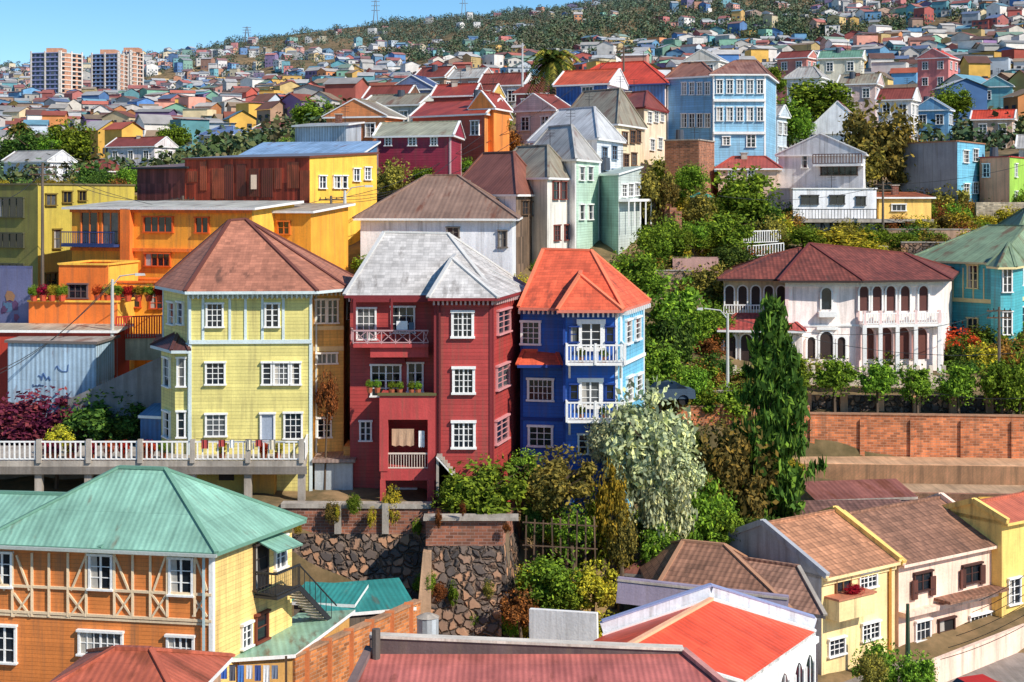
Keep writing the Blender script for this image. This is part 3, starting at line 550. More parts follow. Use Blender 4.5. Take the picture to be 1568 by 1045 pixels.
h.win(BF,879,512,10,22,1,2,BT,.08); h.win(BF,934,512,10,22,1,2,BT,.08); h.win(BF,879,600,10,22,1,2,BT,.08); h.win(BF,934,600,10,22,1,2,BT,.08)
h.wins(MS,[(961,508,7,34,1,4),(975,503,7,32,1,4),(963,596,8,36,1,4),(977,590,7,32,1,4)],ft=.12)
h.wbox(MS,0,MS.L,Z(553,88),Z(548,88),0,.12,'trim',WHT); 
for w in(MF,BF,MS): h.wbox(w,0,.14,.5,ze-.2,0,.05,'trim',WHT if w is MS else BT); h.wbox(w,w.L-.14,w.L,.5,ze-.2,0,.05,'trim',WHT)
for v in(556,644):
    d0=83; zc=Z(v,d0); h.slab('balcony',WHT,[(X(868,d0),d0),(X(957,d0),d0),(X(957,d0),85.2),(X(868,d0),84)],zc-.15,zc)
    h.rail(V3(P2(868,d0),zc),V3(P2(957,d0),zc),.95,.2,WHT,.06); h.rail(V3(P2(957,d0),zc),V3((X(957,d0),85.2),zc),.95,.2,WHT,.06); h.rail(V3(P2(868,d0),zc),V3((X(868,d0),84),zc),.95,.2,WHT,.06)
    for u in (868,912,957): h.beam('railing',WHT,V3(P2(u,d0),zc-.1),V3(P2(u,d0),zc+1.05),.13)
    for u in (872,950): h.beam('bracket',WHT,V3(P2(u,d0+.1),zc-.1),V3(P2(u,84),zc-.9),.12)
    for u in (890,925): h.tube('balcony_pot',M('stucco',(160,90,60)),[V3(P2(u,83.3),zc),V3(P2(u,83.3),zc+.3)],[.12,.16],8); h.inst.append((leafmesh('c',1,'g'),tuple(V3(P2(u,83.3),zc+.5)),(.25,.25,.28),u))
z2=Z(557,85.3); h.roofpoly([V3(P2(792,84.6),z2),V3(P2(860,84.6),z2),V3(P2(862,86.4),z2),V3(P2(797,86.4),z2)],[V3(P2(802,86.3),Z(537,86.3)),V3(P2(852,86.3),Z(537,86.3))],[0,1,1,0],ROR,fm=BT)
h.wbox(MF,0,MF.s_at(862),Z(645,86),Z(640,86),0,.1,'trim',BT)
# ================================================================= MANSION
MW=M('stucco',(250,234,226)); MR=M('tile',(128,66,54)); PK=M('stucco',(242,210,204)); DK2=M('paint',(52,36,32))
h=Bld('white_arcaded_mansion'); ze=Z(428,112)
wl=h.walls([P2(1202,111.5),P2(1316,111.5),P2(1443,113),P2(1458,124),P2(1215,125)],4.5,ze-.05,MW); CF,RF=wl[0],wl[1]
h.roofpoly([V3(P2(1192,110.5),ze),V3(P2(1322,110.3),ze),V3(P2(1458,112),ze),V3(P2(1470,125),ze),V3(P2(1205,126),ze)],[P3(1240,373,117),P3(1385,388,118.5)],[0,0,1,1,0],MR,fm=DK2,cap=M('paint',(110,50,44)))
lw=h.walls([P2(1108,114.5),P2(1204,114),P2(1215,124),P2(1120,125)],4.5,ze-.06,M('stucco',(220,200,170)),'west_walls')
h.roofpoly([V3(P2(1098,113.3),ze-.02),V3(P2(1225,112.7),ze-.02),V3(P2(1230,125),ze-.02),V3(P2(1110,126),ze-.02)],[P3(1175,392,118),P3(1225,380,118)],[0,1,1,0],MR,fm=DK2)
for u in(1117,1137,1157,1177,1196): h.arch(lw[0],u,438,474,13,WHT,.1,DK2)
h.rail(lw[0].pt(0,Z(482,114),.3),lw[0].pt(lw[0].L,Z(482,114),.3),.7,.2,WHT,.06)
pz=Z(505,110.5); pl=h.walls([P2(1104,111.2),P2(1228,110.2),P2(1230,113.9),P2(1106,114.4)],4.5,pz-.05,MW,'porch_walls')
h.roofpoly([V3(P2(1098,110.3),pz),V3(P2(1234,109.3),pz),V3(P2(1236,113.8),pz),V3(P2(1100,114.3),pz)],[V3(P2(1128,114),Z(481,114)),V3(P2(1204,113.8),Z(481,114))],[0,1,1,0],M('tile',(180,76,68)),fm=WHT)
for u in(1118,1143,1170,1203): h.arch(pl[0],u,512,556,17,WHT,.1,DK2)
h.arch(CF,1265,441,474,15); h.wbox(CF,CF.s_at(1252),CF.s_at(1280),Z(486,111),Z(478,111),0,.6,'balconette',WHT)
for u,vt,vb,pw_ in((1242,516,549,12),(1265,508,550,20),(1288,516,549,12)): h.arch(CF,u,vt,vb,pw_,WHT,.14,DK2)
h.wbox(CF,CF.s_at(1250),CF.s_at(1282),Z(506,111),Z(502,111),0,.3,'door_hood',WHT)
for u in(1322,1342,1363,1385,1413): h.arch(RF,u,438,476,14,WHT,.12,M('paint',(86,46,40)))  # dark infill paints the shade of the loggia interior
for u in(1328,1355,1382,1409): h.arch(RF,u,502,550,19,PK,.14,M('paint',(96,50,40)))
zc=Z(496,112); h.wbox(RF,0,RF.L,zc-.2,zc,0,.7,'loggia_floor',WHT); h.rail(RF.pt(0,zc,.65),RF.pt(RF.L,zc,.65),.8,.2,WHT,.08)
for u in(1318,1342,1368,1396,1432): s=RF.s_at(u); h.beam('loggia_column',WHT,RF.pt(s,4.5,.6),RF.pt(s,zc,.6),.28); h.beam('loggia_pier',PK,RF.pt(s,zc,.6),RF.pt(s,zc+1.,.6),.22)
for w in(CF,RF): h.wbox(w,0,w.L,ze-.5,ze-.2,0,.14,'cornice',WHT); h.wbox(w,0,w.L,Z(500,111.5),Z(497,111.5),0,.09,'cornice',WHT)
for s in (0.,CF.L-.25): h.wbox(CF,s,s+.25,4.5,ze-.5,0,.07,'pilaster',PK)
b=Bld('garden_terrace_wall'); b.beam('wall',M('conc',(214,196,176)),P3(1100,574,108),P3(1450,586,108),.3,.9); 
for i in range(18): u=1105+i*20; b.beam('post',M('conc',(220,204,184)),P3(u,574,107.8),P3(u,560,107.8),.25)
b=Bld('brick_boundary_wall'); BW=M('brick',(232,138,86)); pa,pb,pc=P2(1036,100.3),P2(1240,100.2),P2(1700,98.5)
for p,q,zt in((pa,pb,6.2),(pb,pc,5.75)):
    w=Wl(p,q); b.wbox(w,0,w.L,1.5,zt,-.3,0,'wall',BW); b.wbox(w,0,w.L,zt,zt+.1,-.36,.06,'coping',M('conc',(170,126,96)))
    for k in range(int(w.L/3.2)): b.wbox(w,k*3.2,k*3.2+.3,1.5,zt-.3,0,.15,'pier',BW)
b=Bld('tan_ramp_wall'); w=Wl(P2(1225,97),P2(1700,95.5)); b.wbox(w,0,w.L,-1,3.1,-.3,0,'wall',M('conc',(220,170,128))); b.slab('ramp',M('conc',(196,158,122)),[w.a,w.b,w.b+Vector((0,3.2)),w.a+Vector((0,3.2))],1,3.08)
b=Bld('lower_yard_wall'); w=Wl(P2(1215,93.8),P2(1700,92.4)); b.wbox(w,0,w.L,-3,1.95,-.3,0,'wall',M('brick',(190,130,96))); b.slab('yard_paving',M('conc',(186,154,122)),[w.a,w.b,w.b+Vector((0,3.2)),w.a+Vector((0,3.2))],-1,1.93)
b=Bld('rubble_terrace_wall'); w=Wl(P2(1175,105.2),P2(1620,104.6)); b.wbox(w,0,w.L,4,Z(606,105),-.4,0,'wall',STONE)
for i in range(8): b.wbox(w,i*w.L/8,i*w.L/8+.5,4,Z(602,105),0,.3,'pier',M('conc',(214,160,120)))
TW=M('clap',(76,174,184),.22); TRT=M('paint',(226,206,150)); TGR=M('roof',(126,146,116),.3,.3)
h,w=house('teal_house',(1398,127),(1522,121.5),(1680,131),Z(402,122),5,[TW]*4,('hs',Z(347,126)-Z(402,122),.3),TGR,ov=.5,fm=TRT,corner=TRT)
h.wins(w[0],[(1437,424,14,34,2,3),(1490,424,14,34,2,3),(1415,424,10,34,1,3),(1490,505,14,34,2,3),(1440,505,14,34,2,3)],fr=TRT); h.wins(w[1],[(1540,424,16,34,2,3),(1560,420,10,34,2,3),(1540,490,16,34,2,3),(1562,488,10,34)],fr=WHT)
h.wbox(w[0],0,w[0].L,Z(462,124),Z(456,124),0,.12,'trim',TRT); h.wbox(w[1],0,w[1].L,Z(462,123),Z(456,123),0,.12,'trim',TRT)
for i in range(8): s=w[0].L*i/8; h.wbox(w[0],s,s+.1,Z(456,124),Z(410,124),0,.06,'trim',TRT)
b=Bld('bay_tower'); bl_=b.walls([P2(1517,119.5),P2(1532,118),P2(1552,118.2),P2(1566,121),P2(1550,124)],5,Z(408,119),TW); b.roofpoly([V3(P2(1510,119.3),Z(408,119)),V3(P2(1528,117.2),Z(408,119)),V3(P2(1556,117.4),Z(408,119)),V3(P2(1574,121),Z(408,119)),V3(P2(1552,125),Z(408,119))],[P3(1545,372,121)],[0]*5,TGR,fm=TRT)
b.wins(bl_[1],[(1542,430,12,34,2,3),(1542,495,12,34,2,3)],fr=WHT)
h,w=house('teal_house',(1560,133),(1700,133),8,Z(360,133),5,TW,('hs',2.5,.3),TGR)
# ================================================================= RIGHT LOWER CLUSTER
TIL=M('tile',(188,132,98)); TILD=M('tile',(148,106,84)); CRM=M('stucco',(246,218,158)); PNK=M('stucco',(246,210,188)); GRY=M('stucco',(160,162,168)); YEL=M('stucco',(244,206,116))
sid=Vector((-4.85,6.8))
def ter(name,A,B,ze,wm,rh,rm,parm,zb=-5,ex=1.):
    a=P2(*A); b_=P2(*B); c=b_+sid*ex; d=a+sid*ex; h=Bld(name); w=h.walls([a,b_,c,d],zb,ze-.05,wm)
    eT=sid.normalized(); E=[V3(a-eT*.4,ze-.1),V3(b_-eT*.4,ze-.1),V3(c+eT*.4,ze-.1),V3(d+eT*.4,ze-.1)]; r=Vector((0,0,rh))
    h.roofpoly(E,[(E[0]+E[3])/2+r,(E[1]+E[2])/2+r],[0,1,1,0],rm,gab=(1,3),gmat=wm[3],fm=wm[0])
    for k,(p,q) in enumerate((((E[0]),(E[0]+E[3])/2+r),((E[0]+E[3])/2+r,E[3]),(E[1],(E[1]+E[2])/2+r),((E[1]+E[2])/2+r,E[2]))):
        pm=parm[0] if k<2 else parm[1]; h.beam('parapet',pm,p+Vector((0,0,.12)),q+Vector((0,0,.12)),.28,.3)
    return h,w
h,w=ter('cream_row_house',(1258,78),(1370,81.5),.75,[CRM,CRM,CRM,GRY],1.95,TIL,(GRY,YEL))
h.wins(w[0],[(1328,888,24,22,4,3),(1332,966,24,24,4,3),(1280,990,22,24,3,3)]); h.win(w[0],1290,905,20,50,2,2,M('paint',(120,80,50)))
q=w[0]; zc=Z(936,79); h.wbox(q,q.s_at(1264),q.s_at(1318),zc-.15,zc+.9,0,.9,'balcony',CRM); h.wbox(q,q.s_at(1262),q.s_at(1320),zc+.9,zc+1,0,.98,'balcony_coping',M('stucco',(190,120,90)))
h.inst=[(leafmesh('c',2,'r'),tuple(q.pt(q.s_at(1292),zc+1.2,.7)),(.5,.3,.35),0)]
h.wbox(q,0,q.L,.2,.5,0,.12,'cornice',CRM); h.beam('downpipe',M('paint',(200,140,60)),q.pt(q.L-.5,-5,.1),q.pt(q.L-.5,.4,.1),.14)
h,w=ter('pink_row_house',(1376,81.6),(1528,86.5),.55,[PNK,PNK,PNK,PNK],1.95,TILD,(YEL,PNK),-5.2,.95)
DBR=M('paint',(70,40,34))
h.wins(w[0],[(1412,890,24,26,2,2,DBR),(1487,878,26,26,2,2,DBR),(1500,955,30,28,5,3)]); h.win(w[0],1448,975,22,54,1,3,DBR,glass=DK); h.win(w[0],1412,965,20,28,3,2)
for u in(1398,1426,1472,1502): q=w[0]; s=q.s_at(u); h.wbox(q,s-.25,s+.2,Z(905,84),Z(876,84),.1,.18,'shutter',M('wood',(90,50,40)))
h.wbox(w[0],0,w[0].L,-2.35,-2.1,0,.5,'canopy',PNK); h.wbox(w[0],w[0].s_at(1430),w[0].s_at(1520),-1.95,-1.8,0,1.1,'canopy_tiles',TILD)
h,w=ter('yellow_row_house',(1534,85.6),(1660,90),1.9,[YEL,YEL,YEL,YEL],.8,M('roof',(200,110,84)),(YEL,YEL),-5,.45)
h.wins(w[0],[(1552,905,16,38,2,3),(1552,990,16,38)])
h,w=house('pink_low_house',(1405,93),(1560,91),3,Z(780,92),-4,PNK,('sh',.7),M('roof',(196,104,86),.3,.3),ov=.1); h.wins(w[0],[(1450,793,22,8,3,1)])
h,w=house('pink_low_house',(1250,90.3),(1402,91.3),3,Z(762,91),-4,M('stucco',(186,170,168)),('sh',.5),M('roof',(146,92,82),.3,.4),ov=.1,fm=CONC)
h,w=house('pink_low_house',(1225,87),(1400,87.5),2.8,Z(796,87),-4,M('stucco',(150,110,110)),('sh',.5),M('tile',(126,90,80)),ov=.1,fm=M('conc',(190,176,170)))
h,w=house('yellow_low_house',(1532,88.5),(1680,88.5),4,Z(784,88.5),-4,YEL,('fl',0),M('roof',(180,100,80)),fm=M('stucco',(230,180,80)))
h,w=house('tile_roof_house',(1010,75.5),(1196,73),(1140,82),Z(920,74),-4.5,M('stucco',(140,120,130)),('hs',1.7,.34),TILD,ov=.4,fm=M('conc',(160,150,156)),cap=M('paint',(176,130,100)))
h,w=house('tile_roof_house',(1150,76.5),(1252,74.5),(1180,82),Z(935,75),-4.5,M('stucco',(190,180,176)),('gs',1.4),M('tile',(160,120,100)),ov=.3,fm=CONC)
h,w=house('tile_roof_house',(965,80.5),(1080,79),3.5,Z(880,80),-4.5,M('stucco',(150,140,140)),('hs',.9,.3),M('roof',(126,80,68),.3,.3),ov=.3,fm=CONC)
b=Bld('lilac_parapet_wall'); b.beam('wall',M('stucco',(150,138,156)),P3(945,903,72.2),P3(1206,932,71.5),.3,1.2); b.beam('cap',CONC,P3(945,887,72.2),P3(1206,916,71.5),.4,.1)
b=Bld('street'); b.slab('asphalt',M('conc',(140,130,122)),[(X(1250,60),60),(X(1700,60),60),(X(1800,84),84),(X(1380,80.2),80.2),(X(1270,76),76)],-5,-4.3); b.beam('kerb',CONC,V3(P2(1385,60),-4.25),V3(P2(1442,80),-4.25),.3,.2)
b=Bld('pink_garden_wall'); b.beam('wall',PNK,V3(P2(1425,76),-3.8),V3(P2(1570,82.5),-3.8),.25,1.6); b.beam('gate',M('paint',(150,90,50)),V3(P2(1400,75),-3.9),V3(P2(1424,76),-3.9),.1,1.6)
def car(x,y,z,ang,rgb):
    b=Bld('parked_car',(x,y,z)); m=M('paint',rgb); ca,sa=math.cos(ang),math.sin(ang)
    def T(p): return Vector((x+p[0]*ca-p[1]*sa,y+p[0]*sa+p[1]*ca,z+p[2]))
    pr=[(-2.1,.35),(-2.1,.8),(-1.9,.95),(-1.1,1.02),(-.6,1.45),(.8,1.5),(1.6,1.05),(2.05,.95),(2.1,.4)]
    s0,s1=-.85,.85
    for i in range(len(pr)-1):
        p,q=pr[i],pr[i+1]; ia=.12 if p[1]>1.3 else 0; ib=.12 if q[1]>1.3 else 0
        gl=(i in(3,5)); b.f('windscreen' if gl else 'body',GL if gl else m,[T((p[0],s0+ia,p[1])),T((q[0],s0+ib,q[1])),T((q[0],s1-ib,q[1])),T((p[0],s1-ia,p[1]))])
    for s,k in((s0,1),(s1,-1)):
        b.f('body',m,[T((a_[0],s,a_[1])) for a_ in [pr[0],pr[1],pr[2],pr[3],(1.6,1.05),pr[7],pr[8]]]); b.f('side_windows',GL,[T((-1.1,s,1.02)),T((1.6,s,1.05)),T((.8,s+.12*k,1.5)),T((-.6,s+.12*k,1.45))])
    for wx in(-1.3,1.3):
        for wy in(-.87,.87): b.tube('wheel',DK,[T((wx,wy-.1,.33)),T((wx,wy+.1,.33))],[.33,.33],14)
car(X(1496,72.3),72.3,-4.3,.3,(190,40,36)); car(X(1012,99),99,6.6,.1,(60,80,100))
# ================================================================= LEFT MID
OR=M('stucco',(244,164,52)); OR2=M('stucco',(238,122,46)); YO=M('stucco',(244,190,74)); DBL=M('paint',(40,60,110))
h,w=house('orange_house',(110,109),(386,104),6,Z(318,105),8,[OR,YO,OR,OR2],('sh',.45),M('roof',(190,184,168),.4,.25),ov=.5,fm=WHT)
h.wins(w[0],[(243,344,42,22,4,1),(310,345,18,22,2,1),(242,398,36,18,4,1),(310,400,22,18,2,1),(200,450,20,28)],fr=M('paint',(210,90,30))); h.win(w[0],138,350,24,48,2,1,OR2); h.win(w[0],170,350,24,48,2,1,OR2)
q=w[0]; h.wbox(q,q.s_at(108),q.s_at(188),Z(378,108),Z(374,108),0,1.1,'balcony',DBL); h.rail(q.pt(q.s_at(108),Z(375,108),1.05),q.pt(q.s_at(188),Z(375,108),1.05),.9,.15,DBL,.03)
h.wbox(q,q.s_at(190),q.s_at(205),8,Z(320,106),0,.5,'pilaster',OR2); h.wbox(q,q.s_at(110),q.s_at(386),Z(386,106),Z(381,106),0,.2,'band',OR2); h.wbox(q,0,q.L,Z(326,106),Z(320,106),0,.25,'band',OR2)
h,w=house('orange_house',(158,101.5),(262,101),4,Z(432,101),6,[OR,YO,OR,OR2],('fl',0),M('stucco',(190,110,60)),fm=OR2); h.wins(w[0],[(200,456,28,28,2,2),(240,460,18,24)],fr=M('paint',(200,80,30)))
h,w=house('orange_house',(90,100.5),(166,100),5,Z(405,100),6,[OR2,YO,OR,OR2],('fl',0),M('stucco',(190,110,60)),fm=YO); h.wins(w[0],[(120,446,26,20,3,2)],fr=M('paint',(110,90,90))); 
h,w=house('orange_terrace',(44,98.5),(180,98),3.5,Z(462,98),5,[OR2,YO,OR,OR2],('fl',0),M('stucco',(180,110,60)),fm=YO)
b=Bld('red_terrace_railing'); b.rail(P3(178,522,97),P3(252,520,97),1.5,.16,M('paint',(200,50,40)),.07); b.pbox('wall',M('conc',(190,180,150)),178,256,512,552,97.1,97.4)
for i,u in enumerate((52,66,80,95,150,165,180,196,212,228,245)):
    b=Bld('potted_plant'); d=98.2; x,y=P2(u,d); z=Z(462,98)+.1; b.o=Vector((x,y,z)); b.tube('pot',M('stucco',(200,80,50)),[(x,y,z-.1),(x,y,z+.3)],[.18,.26],8); b.inst=[(leafmesh('c',i%4,'grygro'[i%6]),(x,y,z+.6),(.42,.4,.4),u)]
h,w=house('orange_house',(386,107.5),(476,106),6,Z(323,107),10,OR,('sh',.5),M('roof',(176,160,140),.4,.2),ov=.4,fm=WHT); h.wins(w[0],[(435,349,16,18,2,2)],fr=M('paint',(210,110,40)))
RUST=M('wood',(178,70,46)); 
h,w=house('rusty_timber_house',(283,125),(474,118.5),(577,125),Z(240,120),12,[RUST,YO,YO,RUST],('sh',.5),M('roof',(120,128,140),.4,.3),ov=.15,fm=M('paint',(110,60,44)))
h.wins(w[1],[(493,279,9,18,2,2),(515,279,9,18,2,2),(527,279,6,18,1,2),(545,268,8,18,2,2),(562,266,8,18)],fr=WHT); h.pbox('door',M('paint',(200,180,160)),384,393,268,290,121.1,121.3)
for i in range(10): q=w[0]; s=q.L*(i+.3)/10; h.wbox(q,s,s+random.uniform(.6,1.3),Z(random.uniform(270,310),121),Z(random.uniform(246,262),121),.0,.05,'patch_sheets',M('roof',random.choice([(160,76,54),(130,62,50),(188,90,60),(140,110,100)]),.2,.5))
h,w=house('rusty_timber_house',(210,128),(286,125),6,Z(256,126),12,M('wood',(130,66,60)),('sh',.5),M('roof',(130,110,100),.3,.5),fm=IRON)
h,w=house('blue_shed',(372,131),(550,128),(577,134),Z(236,128),15,M('corr',(96,150,196),.3),('sh',1.3),M('roof',(140,170,202),.4,.15),ov=.3)
OL=M('stucco',(194,174,74)); OLD=M('stucco',(136,130,68))
h,w=house('olive_building',(-70,117),(58,113),(206,124),Z(282,113),8,[OLD,OL,OL,OLD],('fl',0),M('roof',(170,150,120),.4,.2),fm=M('paint',(110,100,70)))
h.wins(w[0],[(15,318,42,28,4,1),(15,368,42,20,4,1),(-35,318,30,30),(15,415,42,20,4,1)],fr=M('paint',(80,80,60))); h.wins(w[1],[(77,306,14,16,2,1),(102,302,12,16,2,1),(86,366,10,28,1,2),(77,430,16,22,2,2),(125,300,10,14,2,1)],fr=M('paint',(120,100,40)))
b=Bld('mural_wall'); q_=b.walls([P2(-30,100),P2(48,99),P2(50,103),P2(-30,104)],6,Z(412,99),M('stucco',(106,108,144)))
rs=random.Random(3)
for i in range(9): 
    s=q_[0].s_at(rs.uniform(4,42)); z=Z(rs.uniform(430,490),99.5); rr=rs.uniform(.15,.4); n=8; b.f('mural_shape',M('paint',rs.choice([(150,110,80),(120,70,96),(80,110,140),(150,146,150),(90,60,96)])),[q_[0].pt(s+rr*math.cos(k*6.28/n)*rs.uniform(.6,1.2),z+rr*math.sin(k*6.28/n)*rs.uniform(.6,1.6),.01+.004*i) for k in range(n)])
h,w=house('corrugated_shed',(12,93.5),(147,92.5),3,Z(522,93),3,M('corr',(176,202,222),.3),('sh',.12),M('roof',(170,160,150),.3,.4),ov=.15,fm=M('paint',(110,100,96)))
b=Bld('graffiti'); q=w[0]
def scrib(cx,cy,n,amp,c,wd):
    pts=[q.pt(q.s_at(cx+i*2.6+rs.uniform(-2,2)),Z(cy+rs.uniform(-amp,amp),92.8),.03) for i in range(n)]
    for i in range(n-1): b.beam('paint_stroke',M('paint',c),pts[i],pts[i+1],.04,wd)
scrib(60,578,8,6,(70,100,150),.05); scrib(84,564,9,6,(80,110,160),.04); scrib(50,592,8,4,(50,70,110),.04)
h,w=house('red_roof_shed',(-60,95.5),(176,95),3,Z(506,95),5,M('paint',(176,56,40)),('sh',.15),M('roof',(180,170,150),.3,.3),ov=.2)
b=Bld('concrete_ramp_wall'); p,q=P2(104,90.5),P2(250,89.5)
b.hexa('wall',M('conc',(122,120,122)),[V3(p,2),V3(q,2),V3(q+Vector((0,.5)),2),V3(p+Vector((0,.5)),2)],[V3(p,Z(612,90.5)),V3(q,Z(545,89.5)),V3(q+Vector((0,.5)),Z(545,89.5)),V3(p+Vector((0,.5)),Z(612,90.5))])
h,w=house('blue_shed',(215,88),(250,87.6),2,Z(636,88),3,M('corr',(60,110,160),.3),('sh',.6),M('roof',(90,130,170)),ov=.1)
# ================================================================= CENTRE UPPER
BRN=M('roof',(144,116,100),.35,.25); GRA=M('roof',(176,172,166),.4,.25); GRB=M('roof',(150,142,124),.4,.35); RDK=M('roof',(136,70,60),.35,.2); RED=M('roof',(206,78,56),.35,.12); WS=M('stucco',(236,236,238))
def wn(h,w,nc,nr,zt,dz=2.8,**k):
    for j in range(nr): h.auto(w,nc,1,zt-2.0-j*dz,0,**k)
def H(name,A,B,C,ve,vb,wm,roof,rm,wf=None,ws=None,ov=.35,fm=None,fr=None,corner=None):
    ze=Z(ve,B[1]); zb=min(Z(vb,B[1]),gz(X(B[0],B[1]),B[1]))-2.5
    rf=list(roof)
    if roof[0] in('hs','ht','gs','gt') and roof[1]>20: rf[1]=Z(roof[1],B[1]+4)-ze
    h,w=house(name,A,B,C,ze,zb,wm,tuple(rf),rm,ov=ov,fm=fm,corner=corner)
    if wf: wn(h,w[0],*wf,ze,fr=fr)
    if ws: wn(h,w[1],*ws,ze,fr=fr)
    c=w[0].a.lerp(w[1].b,random.uniform(.4,.7))
    if roof[0]!='fl' and random.random()<.4: h.chimney((c.x,c.y,ze+rf[1]*.6),.8,random.choice([None,CONC]))
    if random.random()<.6:
        x,y=c.x+.6,c.y; zt=ze+rf[1]+1.4; h.beam('aerial',IRON,(x,y,ze),(x,y,zt),.05); [h.beam('aerial',IRON,(x-.4,y,zt-k),(x+.4,y,zt-k),.03) for k in(.05,.3,.55)]
    if random.random()<.3:
        x,y=c.x-.9,c.y-.4; zt=ze+rf[1]*.5; h.tube('water_tank',M('conc',(60,70,84)),[(x,y,zt),(x,y,zt+1.1)],[.45,.4],10)
    return h,w
h,w=H('white_house',(552,112),(784,110),(792,122),335,400,WS,('hs',268,.4),BRN,ov=.5); h.wins(w[0],[(694,356,16,14,2,2),(770,366,10,24,2,2)],fr=M('paint',(120,110,100)))
h,w=H('brown_roof_house',(690,125),(790,118.5),(836,127),298,385,[WS,M('wood',(120,98,80)),WS],('hs',232,.28),M('roof',(136,86,72),.35,.2)); h.wins(w[1],[(803,318,9,20,2,2),(817,320,9,20,2,2)],fr=WOODP)
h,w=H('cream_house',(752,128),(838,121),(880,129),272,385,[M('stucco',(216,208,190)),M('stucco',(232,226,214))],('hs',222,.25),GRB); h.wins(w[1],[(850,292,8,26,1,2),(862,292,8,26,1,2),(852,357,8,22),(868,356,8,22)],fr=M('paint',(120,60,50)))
h,w=H('pale_green_house',(800,134),(881,126),(917,134),244,388,[WS,M('clap',(184,212,190),.22)],('hs',190,.3),GRA,corner=WHT); h.wins(w[1],[(890,266,7,20,1,2),(903,266,7,20,1,2),(890,325,7,22,1,2),(903,325,7,22,1,2)],fr=WHT)
h,w=H('green_verandah_house',(908,136),(947,130),(982,138),266,350,[M('clap',(150,180,172),.22),M('clap',(196,206,200),.22)],('sh',.8),M('roof',(170,186,180),.3,.15)); h.wins(w[1],[(955,292,7,18),(965,291,7,18),(974,290,6,18)]); 
for i in range(5): s=w[1].L*i/4; h.beam('verandah_post',WHT,w[1].pt(s,Z(345,133),.9),w[1].pt(s,Z(308,133),.9),.12)
h.wbox(w[1],0,w[1].L,Z(309,133),Z(305,133),0,1.,'verandah_roof',WHT)
h,w=H('white_roof_house',(812,143),(914,135),(954,144),212,330,[WS,M('clap',(214,218,222),.22)],('hs',162,.25),M('roof',(198,198,198),.4,.15)); h.wins(w[1],[(925,236,7,20),(940,234,7,20),(925,272,7,20),(940,270,7,20)],fr=M('paint',(110,130,150)))
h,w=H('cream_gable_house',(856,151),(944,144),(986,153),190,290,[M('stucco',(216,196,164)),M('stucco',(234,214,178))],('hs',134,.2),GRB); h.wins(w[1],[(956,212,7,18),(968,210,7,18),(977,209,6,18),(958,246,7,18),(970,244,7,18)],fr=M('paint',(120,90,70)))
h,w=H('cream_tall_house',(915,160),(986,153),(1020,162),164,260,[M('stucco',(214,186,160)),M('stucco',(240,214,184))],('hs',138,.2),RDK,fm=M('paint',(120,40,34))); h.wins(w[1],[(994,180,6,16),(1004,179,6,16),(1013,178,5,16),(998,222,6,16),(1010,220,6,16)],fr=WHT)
h,w=H('red_roof_mansion',(862,172),(1018,166),(1042,178),128,230,[M('corr',(80,130,190),.4),M('stucco',(238,218,210))],('hs',90,.3),RED,fm=M('paint',(60,80,130)),ov=.5); h.wins(w[1],[(1024,150,5,14),(1034,148,5,14),(1024,185,5,14),(1034,183,5,14)])
h,w=H('red_roof_mansion',(852,163),(930,160),(958,168),128,200,[M('corr',(60,110,180),.4),WS],('gs',106),M('roof',(204,92,62),.4,.15)); h.win(w[0],900,140,16,12,3,1)
h,w=H('crimson_house',(577,137),(690,134),(706,143),207,262,M('clap',(156,46,68),.22),('gs',186),M('roof',(166,164,140),.4,.2),fm=WHT,corner=M('paint',(200,170,170))); h.wins(w[0],[(632,217,10,12),(595,217,8,12),(665,217,8,12)])
h,w=H('white_shed',(452,142),(530,139),(553,147),190,250,M('corr',(206,218,228),.3),('sh',.6),GRA)
h,w=H('red_gable_house',(632,152),(742,146),(780,157),174,225,[M('clap',(180,74,54),.22),M('stucco',(234,154,80))],('gs',150),M('roof',(166,70,54),.35,.25),wf=(4,1),ws=(2,1))
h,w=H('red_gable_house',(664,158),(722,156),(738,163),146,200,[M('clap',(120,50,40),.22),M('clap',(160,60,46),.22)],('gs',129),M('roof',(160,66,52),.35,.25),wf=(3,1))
h,w=H('orange_gable_house',(722,149),(756,147),(780,152),166,215,[M('stucco',(238,146,70))]*2,('gt',143),M('roof',(150,66,50),.35,.2))
h,w=H('light_blue_house',(1092,161),(1172,161),(1188,172),114,240,[M('clap',(138,188,216),.25)]*2,('hs',92,.3),M('roof',(150,108,92),.35,.35),fm=WHT,corner=WHT); 
for i in range(5):
    for v in(133,175): h.win(w[0],1102+i*15.5,v,8,20,2,3)
h.wins(w[0],[(1112,216,10,12),(1150,216,12,18)]); h.wbox(w[0],0,w[0].L,Z(156,161),Z(152,161),0,.3,'trim',WHT); h.wbox(w[0],0,w[0].L,Z(206,161),Z(202,161),0,.3,'trim',WHT)
h,w=H('light_blue_house',(1022,167),(1093,163.5),(1097,172),116,240,[M('clap',(118,174,212),.25)]*2,('hs',94,.3),M('roof',(150,104,86),.35,.35),fm=WHT,corner=WHT)
for i in range(4):
    h.win(w[0],1048+i*12,136,6,18,2,3); h.win(w[0],1048+i*12,185,7,20,2,3)
h,w=H('brick_outbuilding',(1018,150),(1070,148),(1094,154),214,300,M('brick',(190,120,84)),('fl',0),CONC,fm=CONC)
h,w=H('salmon_house',(1100,152),(1192,151),8,258,300,M('stucco',(230,194,168)),('hs',240,.25),M('roof',(176,82,68),.35,.2)); h.wins(w[0],[(1120,268,8,12),(1150,268,8,12)])
